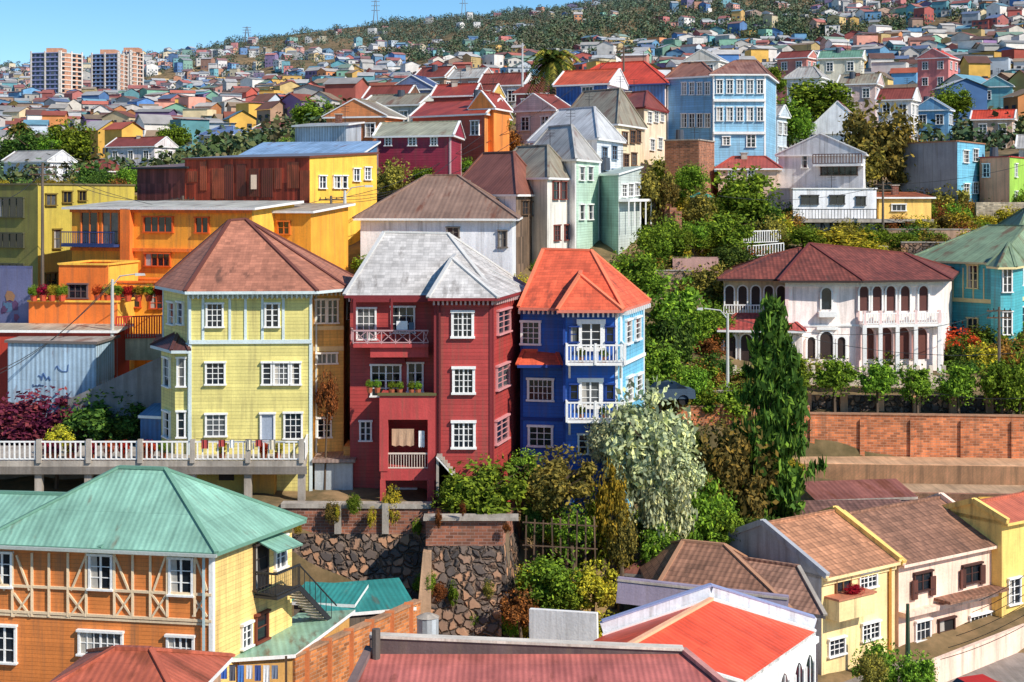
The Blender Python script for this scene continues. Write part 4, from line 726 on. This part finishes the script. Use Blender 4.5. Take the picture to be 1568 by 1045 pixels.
h,w=H('grey_chalet',(1192,157),(1322,153),(1330,163),236,300,[M('stucco',(210,210,212)),WS],('gt',206),M('roof',(140,140,140),.4,.1),fm=WHT); h.win(w[0],1232,240,8,34,1,3);h.win(w[0],1285,262,54,12,6,1,M('paint',(70,50,40)));h.win(w[0],1275,232,42,12,5,1,M('paint',(70,50,40)));q=w[0];zc=Z(252,154);h.wbox(q,q.s_at(1250),q.s_at(1324),zc-.2,zc,0,1.3,'balcony',WHT);h.rail(q.pt(q.s_at(1250),zc,1.25),q.pt(q.s_at(1324),zc,1.25),1.,.3,M('paint',(90,60,50)),.08)
h,w=H('white_modern_house',(1214,147),(1342,147),7,289,345,WS,('fl',0),CONC,fm=WHT); h.wins(w[0],[(1240,306,24,12,2,1),(1282,306,20,12,2,1),(1318,308,12,12,2,1)],fr=M('paint',(60,60,60)))
h,w=H('white_modern_house',(1175,152),(1216,148),5,289,345,M('stucco',(200,202,210)),('fl',0),CONC,fm=WHT)
b=Bld('support_stilts')
for u in list(range(1216,1345,14))+list(range(1350,1430,16)): b.beam('post',IRON,P3(u,338,146.3),P3(u,385,146.3),.18); b.beam('brace',IRON,P3(u,338,146.3),P3(u+12,362,146.3),.1)
b.rail(P3(1214,337,146),P3(1342,337,146),1.,.3,IRON,.04); b.pbox('platform',CONC,1212,1430,336,341,145.8,149)
h,w=H('yellow_low_house',(1346,147.5),(1426,148),5,302,338,M('stucco',(240,194,104)),('sh',.5),M('roof',(160,90,60),.4,.3)); h.wins(w[0],[(1376,318,20,9,3,1)])
h,w=H('maroon_roof_house',(1236,180),(1330,178),9,203,240,WS,('gt',158),M('roof',(126,54,62),.4,.15))
h,w=H('grey_blue_house',(1376,160),(1466,152),(1508,161),216,330,[M('stucco',(144,146,152)),M('clap',(114,186,214),.25)],('fl',0),M('roof',(150,140,130),.4,.2),fm=M('paint',(160,110,80))); h.wins(w[1],[(1478,240,8,18),(1493,238,7,18),(1479,290,8,16),(1493,288,7,16)])
h,w=H('lime_house',(1500,158),(1546,154),(1580,163),240,330,[M('stucco',(226,154,120)),M('stucco',(156,200,76))],('fl',0),M('roof',(170,90,70),.4,.2),fm=M('paint',(170,60,50)),wf=(2,1),ws=(2,2))
b=Bld('block_retaining_wall'); w=Wl(P2(1495,150),P2(1640,150)); b.wbox(w,0,w.L,14,Z(310,150),-.5,0,'wall',M('brick',(206,186,156)))
SPEC=[('grey_roof_house',(500,152),(590,150),178,GRB,(226,140,84)),('grey_roof_house',(556,168),(640,165),160,GRB,(190,190,180)),('white_house',(790,160),(850,157),168,RDK,(214,190,180)),('blue_roof_house',(600,190),(664,188),136,M('roof',(70,86,126),.4),(110,124,160)),
('pink_house',(790,182),(850,180),142,RDK,(190,96,100)),('white_house',(735,192),(800,190),130,RDK,(210,205,200)),('yellow_house',(700,186),(750,184),148,RDK,(216,180,96)),('brown_house',(560,182),(620,180),150,RDK,(120,80,60)),
('white_house',(1205,215),(1255,213),118,GRA,(220,220,210)),('green_roof_house',(1255,240),(1318,238),88,M('roof',(110,150,128),.4),(220,212,190)),('pink_house',(1285,225),(1340,223),128,GRB,(220,190,180)),('white_house',(1345,205),(1395,203),152,RDK,(226,220,216)),
('blue_roof_house',(1400,215),(1452,213),168,M('roof',(90,120,150),.4),(110,160,196)),('red_roof_house',(1490,210),(1550,208),182,RED,(216,180,156)),('teal_small_house',(1500,245),(1550,243),132,TE,(110,170,176)),('red_roof_house',(1405,275),(1452,272),88,RED,(216,130,124)),
('white_house',(1560,190),(1630,188),225,GRA,(216,206,190)),('white_house',(165,250),(236,246),224,RDK,(226,216,214)),('white_house',(5,225),(72,220),247,GRA,(226,226,230)),('blue_roof_house',(304,280),(356,276),206,M('roof',(104,126,166),.4),(206,206,210)),
('pink_house',(120,220),(166,218),262,RDK,(200,160,150)),('red_roof_house',(390,260),(440,256),196,RDK,(216,206,190)),('white_house',(1140,175),(1190,173),178,GRA,(190,202,210)),
('grey_roof_house',(690,208),(735,206),118,GRA,(190,150,140)),('rust_roof_house',(636,215),(680,212),118,RDK,(170,140,120)),('white_house',(1050,240),(1100,238),92,GRA,(220,212,200)),('pink_house',(1190,265),(1235,262),88,RDK,(206,130,116))]
for i,(nm,A,B_,ve,rm,c) in enumerate(SPEC):
    y=(B_[0]-A[0])*B_[1]/F; H(nm,A,B_,y*random.uniform(.7,1.1),ve,ve+40,M('stucco' if i%2 else 'clap',c),random.choice([('gs',1.6),('hs',1.6,.3),('gt',1.7),('gs',1.3)]),rm,wf=(max(2,int(y/2.3)),2),ws=(2,2))
b=Bld('white_picket_fence'); b.rail(P3(1015,378,131),P3(1195,372,137),1.1,.25,WHT,.08)
b=Bld('white_picket_fence'); b.rail(P3(1145,395,133),P3(1200,390,134),1.,.25,WHT,.08)
b=Bld('pink_terrace_wall'); b.walls([P2(1030,122),P2(1100,122),P2(1100,125),P2(1030,125)],9,Z(396,122),M('stucco',(180,140,130)))
b=Bld('garden_step_wall')
for k in range(5): b.pbox('step_wall',M('brick',(190,120,84)),1002+k*8,1012+k*8,300+k*6,420,139-k*.9,140-k*.9)
for (u0,u1,v,d,mt) in((1020,1100,352,136,'conc'),(1090,1190,398,131,'stone'),(1200,1360,378,139,'stone'),(1350,1500,352,144,'conc'),(985,1060,415,122,'brick'),(1380,1560,372,138,'stone'),(1005,1075,455,114,'conc'),(1040,1130,600,103,'stone')):
    b=Bld('terrace_wall'); w=Wl(P2(u0,d),P2(u1,d-.6)); z=Z(v,d); b.wbox(w,0,w.L,z-3,z,-.4,0,'wall',STONE if mt=='stone' else M(mt,(186,150,124))); b.wbox(w,0,w.L,z,z+.1,-.45,.05,'coping',CONC)
b=Bld('garden_parasol'); 
p=P3(1074,298,138); b.tube('pole',IRON,[p-Vector((0,0,2.3)),p],[.04,.04],6)
for k in range(8): a0,a1=k*.785,(k+1)*.785; b.f('canopy',M('paint',(50,140,120)),[p+Vector((0,0,.3)),p+Vector((1.2*math.cos(a0),1.2*math.sin(a0),-.25)),p+Vector((1.2*math.cos(a1),1.2*math.sin(a1),-.25))])
b=Bld('garden_trellis')
for i in range(9):
    u=806+i*13; b.beam('post',WOODP,P3(u,790+random.uniform(-8,10),78.5+i%3*.5),P3(u+random.uniform(-3,3),900,78.5+i%3*.5),.08)
for v in(800,835,868): b.beam('rail',WOODP,P3(800,v,78.4),P3(915,v+6,78.6),.06)
# ================================================================= poles, lamps, wires
def pole(u,vt,vb,D,lamp=0,cross=True,c=(100,88,76)):
    nm='street_lamp' if lamp else 'utility_pole'; b=Bld(nm); t=P3(u,vt,D); g=P3(u,vb,D); m=M('conc',c) if not lamp else M('paint',(190,190,186)); b.o=g
    b.tube('pole',m,[g-Vector((0,0,1)),t],[.14,.09],8)
    if cross:
        for k in(.3,.8): b.beam('crossarm',WOODP,t+Vector((-.9,0,-k)),t+Vector((.9,0,-k)),.1); [b.tube('insulator',DK,[t+Vector((x,0,-k)),t+Vector((x,0,-k+.2))],[.05,.03],6) for x in(-.8,-.4,.4,.8)]
    if lamp:
        e=t+Vector((lamp*1.6,-.3,.35)); b.tube('arm',m,[t-Vector((0,0,.4)),t+Vector((lamp*.5,-.1,.2)),e],[.05,.05,.04],6); b.hexa('lamp_head',m,[e+Vector(q) for q in((-.1,-.12,-.12),(.5*lamp,-.12,-.1),(.5*lamp,.12,-.1),(-.1,.12,-.12))],[e+Vector(q) for q in((-.1,-.08,.05),(.45*lamp,-.08,.03),(.45*lamp,.08,.03),(-.1,.08,.05))])
    return t
pole(172,428,550,95,1,False,(70,66,64)); pole(1114,480,630,103,-1,False); pole(507,300,392,112); pole(65,250,470,108); pole(800,66,120,178,0,False,(200,200,200)); pole(1390,925,1000,77,0,False,(40,70,50)); pole(528,292,300,112,1,False); pole(676,250,300,140); pole(1352,278,340,144,0,True); pole(955,70,130,172); pole(1530,470,560,112); pole(280,300,340,114)
b=Bld('overhead_wires',(0,100,20))
def wire(p,q,sag=1.2,r=.035):
    n=14; pts=[p.lerp(q,i/n)-Vector((0,0,sag*4*(i/n)*(1-i/n))) for i in range(n+1)]
    for i in range(n): b.beam('wire',IRON,pts[i],pts[i+1],r)
wire(P3(507,303,112),P3(790,215,140)); wire(P3(507,306,112),P3(760,190,150)); wire(P3(65,255,108),P3(507,303,112),2); wire(P3(-80,600,90),P3(172,430,95)); wire(P3(-80,590,90),P3(172,434,95)); wire(P3(65,262,108),P3(-60,300,100)); wire(P3(65,258,108),P3(280,303,114),1)
wire(P3(1300,560,104),P3(1640,600,100)); wire(P3(1114,482,103),P3(1640,530,103),1.5); wire(P3(1114,486,103),P3(1530,474,112),1.5); wire(P3(507,309,112),P3(700,240,128)); wire(P3(172,432,95),P3(507,320,112),2); wire(P3(1352,282,144),P3(1640,230,140),.8); wire(P3(1352,284,144),P3(1100,300,135),.8); wire(P3(676,254,140),P3(507,305,112),1.); wire(P3(676,252,140),P3(955,74,172),1.)
for k in range(6): wire(P3(1440+k*12,1010-k*18,74),P3(1660,900-k*20,70),.4,.028)
for u in(575,710,378):
    D=1780; x=X(u,D); g=gz(x,D); b=Bld('transmission_pylon',(x,D,g)); H_=30 if u!=378 else 18
    for sx in(-1,1):
        for sy in(-1,1): b.beam('leg',M('paint',(120,130,140)),(x+sx*3,D+sy*3,g-1),(x+sx*.6,D+sy*.6,g+H_),.6)
    for k in(.6,.78,.95): b.beam('arm',M('paint',(120,130,140)),(x-5,D,g+H_*k),(x+5,D,g+H_*k),.6)
def tower(u0,um,u1,vt,vb,D,SHc=(96,108,146),name='apartment_tower'):  # left-face colour has bluish shade put into it
    b=Bld(name); zt=Z(vt,D); zb=Z(vb,D)-14; WW=M('stucco',(218,208,198)); SD=M('stucco',(196,144,116)); SH=M('stucco',SHc)
    w=b.walls([P2(u0,D+6),P2(um,D),P2(u1,D+14),P2(u0+(u1-um),D+22)],zb,zt,[SH,SD,SD,SH]); b.f('roof',CONC,[V3(q.a,zt) for q in w])
    n=13; dz=(zt-zb-10)/n
    for k in range(n):
        z=zt-dz*(k+1)
        for q,nc in((w[0],6),(w[1],4)):
            b.wbox(q,0,q.L,z+dz*.8,z+dz*1.0,0,.35,'balcony_band',WW if q is w[1] else M('stucco',(150,156,190)))  # left bands: blue-shaded copy of the white
            for i in range(nc):
                if q is w[1] and i==1: continue
                s=q.L*(i+.2)/nc; b.f('window_glass',GL,[q.pt(s,z+.5,.1),q.pt(s+q.L/nc*.6,z+.5,.1),q.pt(s+q.L/nc*.6,z+dz*.75,.1),q.pt(s,z+dz*.75,.1)])
    for q in(w[0],w[1]):
        for s in(0,q.L*.5-.5,q.L-1): b.wbox(q,s,s+1,zb,zt+1,0,.6,'fin',WW)
    c=(w[0].a+w[2].a)/2; b.slab('penthouse',SD,[(c.x-5,c.y-5),(c.x+5,c.y-5),(c.x+5,c.y+5),(c.x-5,c.y+5)],zt,zt+3)
tower(47,92,126,80,160,960); tower(140,182,196,82,152,990,(110,140,176)); tower(188,200,219,79,152,1010,(120,110,120))
# ================================================================= distant houses (one mass)
def distant():
    V=[];Fc=[];Cc=[]
    wc=[(238,230,220)]*6+[(226,192,120),(232,210,164),(110,166,206),(84,134,196),(216,116,100),(196,84,64),(236,184,84),(140,190,160),(232,160,136),(196,156,126),(216,206,190),(150,116,160),(200,208,216),(226,146,84),(110,176,184)]
    rc=[(182,178,174)]*4+[(206,204,202),(160,90,70),(184,96,72),(170,84,66),(136,90,74),(100,116,148),(124,146,126),(156,132,108),(200,190,180),(110,74,64),(104,150,168)]
    haze_rgb=np.array(lin((150,170,190))[:3])  # aerial haze, mixed into the house colours with distance
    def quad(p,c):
        n=len(V); V.extend(p); Fc.append(tuple(range(n,n+len(p)))); cc=np.array(lin(c)[:3]); Cc.append(tuple(cc*(1-haze_fade)+haze_rgb*haze_fade))
    cnt=0; tries=0; occ={}
    while cnt<4300 and tries<100000:
        tries+=1
        u=random.uniform(-180,1760); D=math.exp(random.uniform(math.log(235),math.log(1760))); 
        if D<290 and u<620: continue
        x=X(u,D); z=gz(x,D); v=VH-(z-ZC)*F/D
        if 540<u<1060 and D<330: continue
        cell=(int(x//9),int(D//11))
        if cell in occ: continue
        if u<620: pr=.85 if v>100 else (.45 if v>80 else .12)
        elif u<1020: pr=.45 if v>100 else (.25 if v>70 else .06)
        elif u<1250: pr=1. if v>70 else .14
        else: pr=1. if v>20 else .55
        cl=math.sin(x*.021+1)*math.sin(D*.017)+.5*math.sin(x*.05+D*.03)
        if cl<-.45: pr*=.12
        if random.random()>pr: continue
        cnt+=1; occ[cell]=1; haze_fade=min(.3,max(0,(D-400)/4000)); sc_=.8 if D<420 else 1.
        W=random.uniform(5,10.5)*sc_; Dp=random.uniform(5,8.5)*sc_; Hh=random.choice([3,3.2,5.6,5.8,6.2,8.3]); a=random.uniform(-.8,.8); ca,sa=math.cos(a),math.sin(a)
        c=random.choice(wc); k=random.uniform(.75,1.05); c=tuple(min(250,int(q*k)) for q in c); r=random.choice(rc); k=random.uniform(.75,1.05); r=tuple(int(q*k) for q in r)
        def T(p,q,zz): return (x+p*ca-q*sa,D+p*sa+q*ca,z+zz)
        b0=[(-W/2,-Dp/2),(W/2,-Dp/2),(W/2,Dp/2),(-W/2,Dp/2)]
        for i in range(4):
            p,q=b0[i],b0[(i+1)%4]; quad([T(*p,-4),T(*q,-4),T(*q,Hh),T(*p,Hh)],c)
        o=.4; e=[(-W/2-o,-Dp/2-o),(W/2+o,-Dp/2-o),(W/2+o,Dp/2+o),(-W/2-o,Dp/2+o)]; rh=random.uniform(1.,2.2); ty=random.random()
        if ty<.4: quad([T(*e[0],Hh),T(*e[1],Hh),T(W/2+o,0,Hh+rh),T(-W/2-o,0,Hh+rh)],r); quad([T(*e[2],Hh),T(*e[3],Hh),T(-W/2-o,0,Hh+rh),T(W/2+o,0,Hh+rh)],r); quad([T(*b0[1],Hh),T(*b0[2],Hh),T(W/2,0,Hh+rh)],c); quad([T(*b0[3],Hh),T(*b0[0],Hh),T(-W/2,0,Hh+rh)],c)
        elif ty<.65: quad([T(*e[1],Hh),T(*e[2],Hh),T(0,Dp/2+o,Hh+rh),T(0,-Dp/2-o,Hh+rh)],r); quad([T(*e[3],Hh),T(*e[0],Hh),T(0,-Dp/2-o,Hh+rh),T(0,Dp/2+o,Hh+rh)],r); quad([T(*b0[0],Hh),T(*b0[1],Hh),T(0,-Dp/2,Hh+rh)],c)
        else: quad([T(*e[0],Hh+.05),T(*e[1],Hh+.05),T(*e[2],Hh+.7),T(*e[3],Hh+.7)],r)
        if random.random()<.4:
            s=random.choice((-1,1)); x0=s*W/2; x1=s*(W/2+random.uniform(1.5,3)); r2=random.choice(rc); pq=[(min(x0,x1),-Dp/2+.5),(max(x0,x1),-Dp/2+.5),(max(x0,x1),Dp/2-.5),(min(x0,x1),Dp/2-.5)]; c2=random.choice(wc)
            for i in range(4): quad([T(*pq[i],-4),T(*pq[(i+1)%4],-4),T(*pq[(i+1)%4],2.5),T(*pq[i],2.5)],c2)
            quad([T(*q,2.55) for q in pq],r2)
        nf=int(Hh//2.8); wcD=(50,56,66)
        for fl in range(-1 if random.random()<.5 else 0,nf):
            z0=fl*2.8+.9
            n=max(2,int(W/2.6))
            for i in range(n):
                if random.random()<.15: continue
                xx=-W/2+W*(i+.5)/n; ww=random.choice([.45,.55,.8]); quad([T(xx-ww,-Dp/2-.08,z0),T(xx+ww,-Dp/2-.08,z0),T(xx+ww,-Dp/2-.08,z0+1.2),T(xx-ww,-Dp/2-.08,z0+1.2)],wcD)
            for sx in(-1,1):
                for i in range(2): yy=-Dp/2+Dp*(i+.5)/2; pp=[T(sx*(W/2+.08),yy-.5,z0),T(sx*(W/2+.08),yy+.5,z0),T(sx*(W/2+.08),yy+.5,z0+1.2),T(sx*(W/2+.08),yy-.5,z0+1.2)]; quad(pp,wcD)
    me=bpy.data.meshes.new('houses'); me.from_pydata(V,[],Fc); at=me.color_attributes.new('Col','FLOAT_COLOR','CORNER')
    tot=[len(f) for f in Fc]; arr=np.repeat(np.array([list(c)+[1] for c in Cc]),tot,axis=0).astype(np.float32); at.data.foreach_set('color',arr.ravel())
    m=bpy.data.materials.new('distant_paint_hazed'); m.use_nodes=True; nt=m.node_tree; a=nt.nodes.new('ShaderNodeAttribute'); a.attribute_name='Col'; n=nt.nodes.new('ShaderNodeTexNoise'); n.inputs['Scale'].default_value=.5; n.inputs['Detail'].default_value=6
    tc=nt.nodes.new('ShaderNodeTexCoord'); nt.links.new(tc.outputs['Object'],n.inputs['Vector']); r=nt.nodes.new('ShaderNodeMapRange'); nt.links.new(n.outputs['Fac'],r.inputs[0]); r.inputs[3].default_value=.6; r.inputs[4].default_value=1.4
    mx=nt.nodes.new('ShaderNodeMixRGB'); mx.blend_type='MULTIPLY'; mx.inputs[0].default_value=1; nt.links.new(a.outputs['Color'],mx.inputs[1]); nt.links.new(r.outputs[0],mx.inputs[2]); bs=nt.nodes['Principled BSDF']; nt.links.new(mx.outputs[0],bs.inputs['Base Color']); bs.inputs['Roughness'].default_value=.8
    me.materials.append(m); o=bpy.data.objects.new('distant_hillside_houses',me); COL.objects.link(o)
distant()
def far_trees():
    n=18000; u=rng.uniform(-250,1850,n); D=np.exp(rng.uniform(np.log(200),np.log(1850),n)); x=(u-CX)/F*D; z=gzn(x,D); v=VH-(z-ZC)*F/D
    cl=np.sin(x*.03+2)*np.sin(D*.02+1)+.6*np.sin(x*.011+D*.007); hc=np.sin(x*.021+1)*np.sin(D*.017)+.5*np.sin(x*.05+D*.03)
    keep=(rng.random(n)<.16+.4*(cl>.25)+.5*(hc<-.4)); keep&=~((u>540)&(u<1060)&(D<300)); x,D,z=x[keep],D[keep],z[keep]
    n2=14000; u2=rng.uniform(560,1420,n2); D2=np.exp(rng.uniform(np.log(650),np.log(1850),n2)); x2=(u2-CX)/F*D2; z2=gzn(x2,D2); v2=VH-(z2-ZC)*F/D2; cl=np.sin(x2*.02)*np.sin(D2*.013+2); k2=(v2<98-(u2-620)*.02)&(v2>-60)&((cl>-.3)|(u2>780)); x=np.concatenate([x,x2[k2]]); D=np.concatenate([D,D2[k2]]); z=np.concatenate([z,z2[k2]])
    n3=1500; u3=rng.uniform(-60,900,n3); D3=rng.uniform(1550,1800,n3); x3=(u3-CX)/F*D3; x=np.concatenate([x,x3]); D=np.concatenate([D,D3]); z=np.concatenate([z,gzn(x3,D3)-1.2])
    for (cu,m,hh) in((345,30,1.),(378,8,.6),(600,18,.9),(660,8,.6),(800,16,1.2),(10,30,1.),(770,9,.8),(460,7,.6),(700,8,.6),(520,6,.5)):
        uu=cu+rng.normal(size=m)*9; dd=1790+rng.normal(size=m)*15; xx=(uu-CX)/F*dd; x=np.concatenate([x,xx]); D=np.concatenate([D,dd]); z=np.concatenate([z,gzn(xx,dd)+rng.uniform(0,5,m)*hh])
    m=len(x); k=30; R=rng.uniform(1.3,3.2,m)*np.clip(D/800,.7,1.2); d=rng.normal(size=(m,k,3)); d/=np.linalg.norm(d,axis=2)[...,None]
    rad=rng.uniform(.55,1.05,(m,k))*R[:,None]; tall=rng.uniform(.8,1.6,m)
    pos=np.stack([x,D,z+R*tall*.7],1)[:,None,:]+d*rad[...,None]*np.stack([np.ones(m),np.ones(m),tall],1)[:,None,:]
    nr=d+rng.normal(size=d.shape)*.5+np.array([0,0,.3]); nr/=np.linalg.norm(nr,axis=2)[...,None]
    vv,ff=quads(pos.reshape(-1,3),nr.reshape(-1,3),np.repeat(R*.42,k)*rng.uniform(.6,1.3,m*k),1.2)
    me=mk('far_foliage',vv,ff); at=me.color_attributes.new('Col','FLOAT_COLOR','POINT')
    base=np.array([[.1,.15,.05],[.06,.1,.05],[.14,.16,.06],[.16,.14,.07],[.08,.13,.06]])[rng.integers(0,5,m)]; haze_fade=np.clip((D-400)/1400,0,1)[:,None]; base=base*(1-haze_fade*.4)+np.array([.14,.19,.22])*haze_fade*.4  # distance haze blended into the leaf colour
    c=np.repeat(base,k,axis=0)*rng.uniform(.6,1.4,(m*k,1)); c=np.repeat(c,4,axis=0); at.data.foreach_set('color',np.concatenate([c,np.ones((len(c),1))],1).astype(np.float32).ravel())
    mt=bpy.data.materials.new('far_leaf_hazed'); mt.use_nodes=True; a=mt.node_tree.nodes.new('ShaderNodeAttribute'); a.attribute_name='Col'; bs=mt.node_tree.nodes['Principled BSDF']; mt.node_tree.links.new(a.outputs['Color'],bs.inputs['Base Color']); bs.inputs['Roughness'].default_value=.9; bs.inputs['Specular IOR Level'].default_value=.1
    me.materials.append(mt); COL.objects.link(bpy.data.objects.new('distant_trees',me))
far_trees()
# ================================================================= trees
for t in [(742,703,800,135,80.4,'g'),(862,688,790,110,81,'o'),(800,690,740,60,83,'g'),(880,775,850,70,80,'g'),(905,862,930,75,77,'y'),(840,850,940,100,77,'g'),(800,905,960,60,76,'b'),(820,760,830,40,81,'d'),(940,712,850,50,80,'y'),(950,780,870,46,79.5,'o'),
(1118,640,815,130,87,'o'),(1083,735,850,90,84,'g'),(1060,640,740,60,90,'d'),(1240,760,800,40,93,'d'),(1160,790,850,80,84,'d'),(1010,800,870,60,81,'g'),
(975,380,455,85,106,'g'),(1030,430,540,110,105,'g'),(1010,520,600,90,100,'g'),(1035,480,560,70,103,'d'),(1090,465,530,70,112,'g'),(1095,405,470,80,120,'o'),(995,345,400,60,124,'g'),(1003,248,335,62,138,'o'),(1132,258,345,115,141,'g'),(1108,325,388,90,133,'g'),(1180,330,380,50,138,'o'),
(1290,350,390,110,138,'y'),(1230,345,380,60,137,'g'),(1348,158,292,130,160,'o'),(1390,210,290,70,162,'b'),(1250,122,190,110,195,'g'),(1205,150,215,70,178,'g'),(1452,285,350,70,153,'o'),(1420,310,350,40,150,'g'),(1300,400,440,40,140,'o'),
(600,245,305,60,133,'o'),(480,150,195,60,215,'g'),(755,172,210,52,152,'o'),(160,600,690,130,90,'d'),(58,598,682,150,91,'p'),(86,652,690,40,84,'y'),(110,185,250,80,230,'g'),(40,198,250,80,235,'d'),(140,250,300,60,160,'d'),(200,255,300,50,160,'g'),(265,190,225,50,280,'g'),
(1510,500,560,90,119,'g'),(1560,540,640,60,103,'g'),(1150,560,600,60,106,'g'),(1060,560,620,60,101,'g'),(1340,985,1060,80,73,'g'),(1400,1000,1060,60,72,'g'),(1340,1000,1050,50,71,'o'),(1060,250,300,50,145,'g'),(1060,340,380,50,130,'g'),(1455,130,180,60,230,'g'),(1560,300,350,60,165,'g'),
(1270,95,125,60,260,'g'),(1180,100,140,50,240,'g'),(560,390,420,50,111,'g'),(650,255,280,40,135,'g'),(925,740,860,55,82,'g'),(1040,400,450,60,125,'o'),(1215,275,300,40,160,'g'),(505,330,400,40,116,'o'),(1100,840,880,60,82,'g'),
(1055,395,440,70,124,'g'),(1120,375,420,70,127,'d'),(1150,400,440,60,124,'o'),(1070,290,345,50,137,'o'),(1030,330,390,60,128,'g'),(1160,300,345,60,142,'d'),(1380,355,385,60,140,'g'),(1430,360,390,50,139,'o'),(1340,345,385,60,141,'g'),(1490,350,380,50,141,'y'),(1035,560,610,70,104,'o'),(1090,540,590,60,106,'d'),(1075,590,640,60,102,'y'),(960,470,540,60,102,'d')]:
    tree(*t)
for t in [(1211,546,604,76,103.5),(1278,548,606,66,103.4),(1343,555,612,62,103.3),(1405,562,616,58,103.2),(1468,556,620,66,103.1),(1534,552,625,74,103.)]: tree(*t,col='g',name='clipped_street_tree',kind='t')
tree(1462,503,562,78,117,'r','red_leaved_shrub'); tree(995,592,770,135,82.6,'s','silver_leaved_tree'); tree(1008,680,850,108,82.2,'s','silver_leaved_tree','w'); tree(930,632,710,66,83.2,'s','silver_leaved_tree'); tree(497,572,645,34,84.6,'b','climbing_vine'); tree(600,745,805,30,80.4,'y','climbing_vine')
cv,cf=conifer(); PM=mk('needles',cv,cf,G['c'])
def pine(u,vt,vb,w,D,name='tall_conifer'):
    x=X(u,D); zt,zb=Z(vt,D),Z(vb,D); b=Bld(name,(x,D,zb)); b.tube('trunk',BARK,[(x,D,min(zb,gz(x,D))-.5),(x,D,(zt+zb)/2),(x,D,zt-.3)],[.28,.18,.04],8)
    R=w*D/F/2; b.inst=[(PM,(x,D,zb),(R,R,zt-zb),.3)]
pine(1182,452,800,195,89); 
def palm(u,vt,vb,D,R):
    x=X(u,D); zt=Z(vt,D); zb=Z(vb,D); b=Bld('palm_tree',(x,D,zb)); b.tube('trunk',BARK,[(x,D,zb-3),(x,D,zt-.3)],[.5,.42],9); m=G['o'];m2=G['d']; c=Vector((x,D,zt))
    for i in range(64):
        a=random.random()*6.283; el=random.uniform(-.5,1.35); L=R*random.uniform(.85,1.1); h_=Vector((math.cos(a),math.sin(a),0)); sd=Vector((-math.sin(a),math.cos(a),0)); pts=[]
        for k in range(9):
            t=k/8; pts.append(c+h_*L*t*math.cos(el*.8)+Vector((0,0,L*(math.sin(el)*t-.75*t*t))))
        for k in range(8):
            for j in range(3):
                q=pts[k].lerp(pts[k+1],j/3); d=(pts[k+1]-pts[k]).normalized(); l=R*.24*(1-.6*(k/8))
                for sg in(-1,1):
                    tip=q+sd*sg*l*.8+d*l*.5-Vector((0,0,l*.45)); b.f('fronds',m if i%2 else m2,[q,q+d*.2,tip])
palm(848,92,150,172,3.9); palm(30,196,225,240,2.6); palm(1072,140,150,400,3)
b=Bld('hillside_shrubs',(0,120,15))
n=0
while n<600:
    u=random.uniform(-60,1650); D=random.uniform(81,185); x=X(u,D)
    if n>300: u=random.uniform(980,1640); D=random.uniform(101,160); x=X(u,D)
    if u>1165 and D<111: 
        if random.random()<.9: continue
    if u>1180 and D<100: continue
    if u<790 and D<88: continue
    if D<100 and u<1000 and not (790<u<1060): continue
    g=gz(x,D); r=random.uniform(.5,1.5)
    if u>1165 and D<112: r*=.5
    b.inst.append((leafmesh('c',random.randrange(4),random.choice('ggdoyob')),(x,D,g+r*.45),(r*1.2,r*1.2,r),random.random()*6)); n+=1
b.f('roots',BARK,[(0,120,5),(.1,120,5),(0,120.1,5)])
b=Bld('valley_shrubs',(5,79,-1))
for i in range(130):
    u=random.uniform(790,1240); D=random.uniform(77,97); x=X(u,D)
    if u>1000 and D<83: continue
    g=gz(x,D); r=random.uniform(.4,1.1); b.inst.append((leafmesh('c',random.randrange(4),random.choice('ggdyo')),(x,D,g+r*.4),(r*1.2,r*1.2,r),random.random()*6))
b.f('roots',BARK,[(5,79,-5),(5.1,79,-5),(5,79.1,-5)])
b=Bld('wall_creepers',(-8,79,1))
for i in range(26):
    u=random.uniform(448,790); D=79.7 if u<650 else 77.0; v=random.choice([780,800,960,975,890])+random.uniform(-10,20); r=random.uniform(.15,.5); b.inst.append((leafmesh('c',i%4,random.choice('gyob')),tuple(P3(u,v,D)),(r,r*.5,r*1.3),i))
b.f('roots',BARK,[(-8,80,-3),(-7.9,80,-3),(-8,80.1,-3)])
for a_ in ALL: a_.build()
# ---------------------------------------------------------------- light / sky / camera
el=math.radians(39); az=math.radians(130)
W=bpy.data.worlds.new('World'); scene.world=W; W.use_nodes=True; nt=W.node_tree; bg=nt.nodes['Background']; sk=nt.nodes.new('ShaderNodeTexSky'); sk.sky_type='NISHITA'; sk.sun_disc=False; sk.sun_elevation=el; sk.sun_rotation=az; sk.air_density=.9; sk.dust_density=0.; sk.ozone_density=5.; sk.altitude=300
hs=nt.nodes.new('ShaderNodeHueSaturation'); hs.inputs['Saturation'].default_value=1.18; hs.inputs['Hue'].default_value=.495
nt.links.new(sk.outputs[0],hs.inputs['Color']); nt.links.new(hs.outputs[0],bg.inputs[0]); bg.inputs[1].default_value=.14
ld=bpy.data.lights.new('sun','SUN'); ld.energy=5.; ld.angle=math.radians(.5); ld.color=(1,.93,.82); lo=bpy.data.objects.new('sun',ld); COL.objects.link(lo)
ts=Vector((math.sin(az)*math.cos(el),math.cos(az)*math.cos(el),math.sin(el))); lo.rotation_euler=ts.to_track_quat('Z','Y').to_euler()
cd=bpy.data.cameras.new('camera'); cd.lens=54; cd.sensor_width=36; cd.shift_y=-(522.5-VH)/1568.; cd.clip_end=8000; cd.clip_start=.5
co=bpy.data.objects.new('camera',cd); co.location=(0,0,ZC); co.rotation_euler=(math.radians(90),0,0); COL.objects.link(co); scene.camera=co
scene.view_settings.view_transform='Standard'; scene.view_settings.look='None'; scene.view_settings.exposure=0
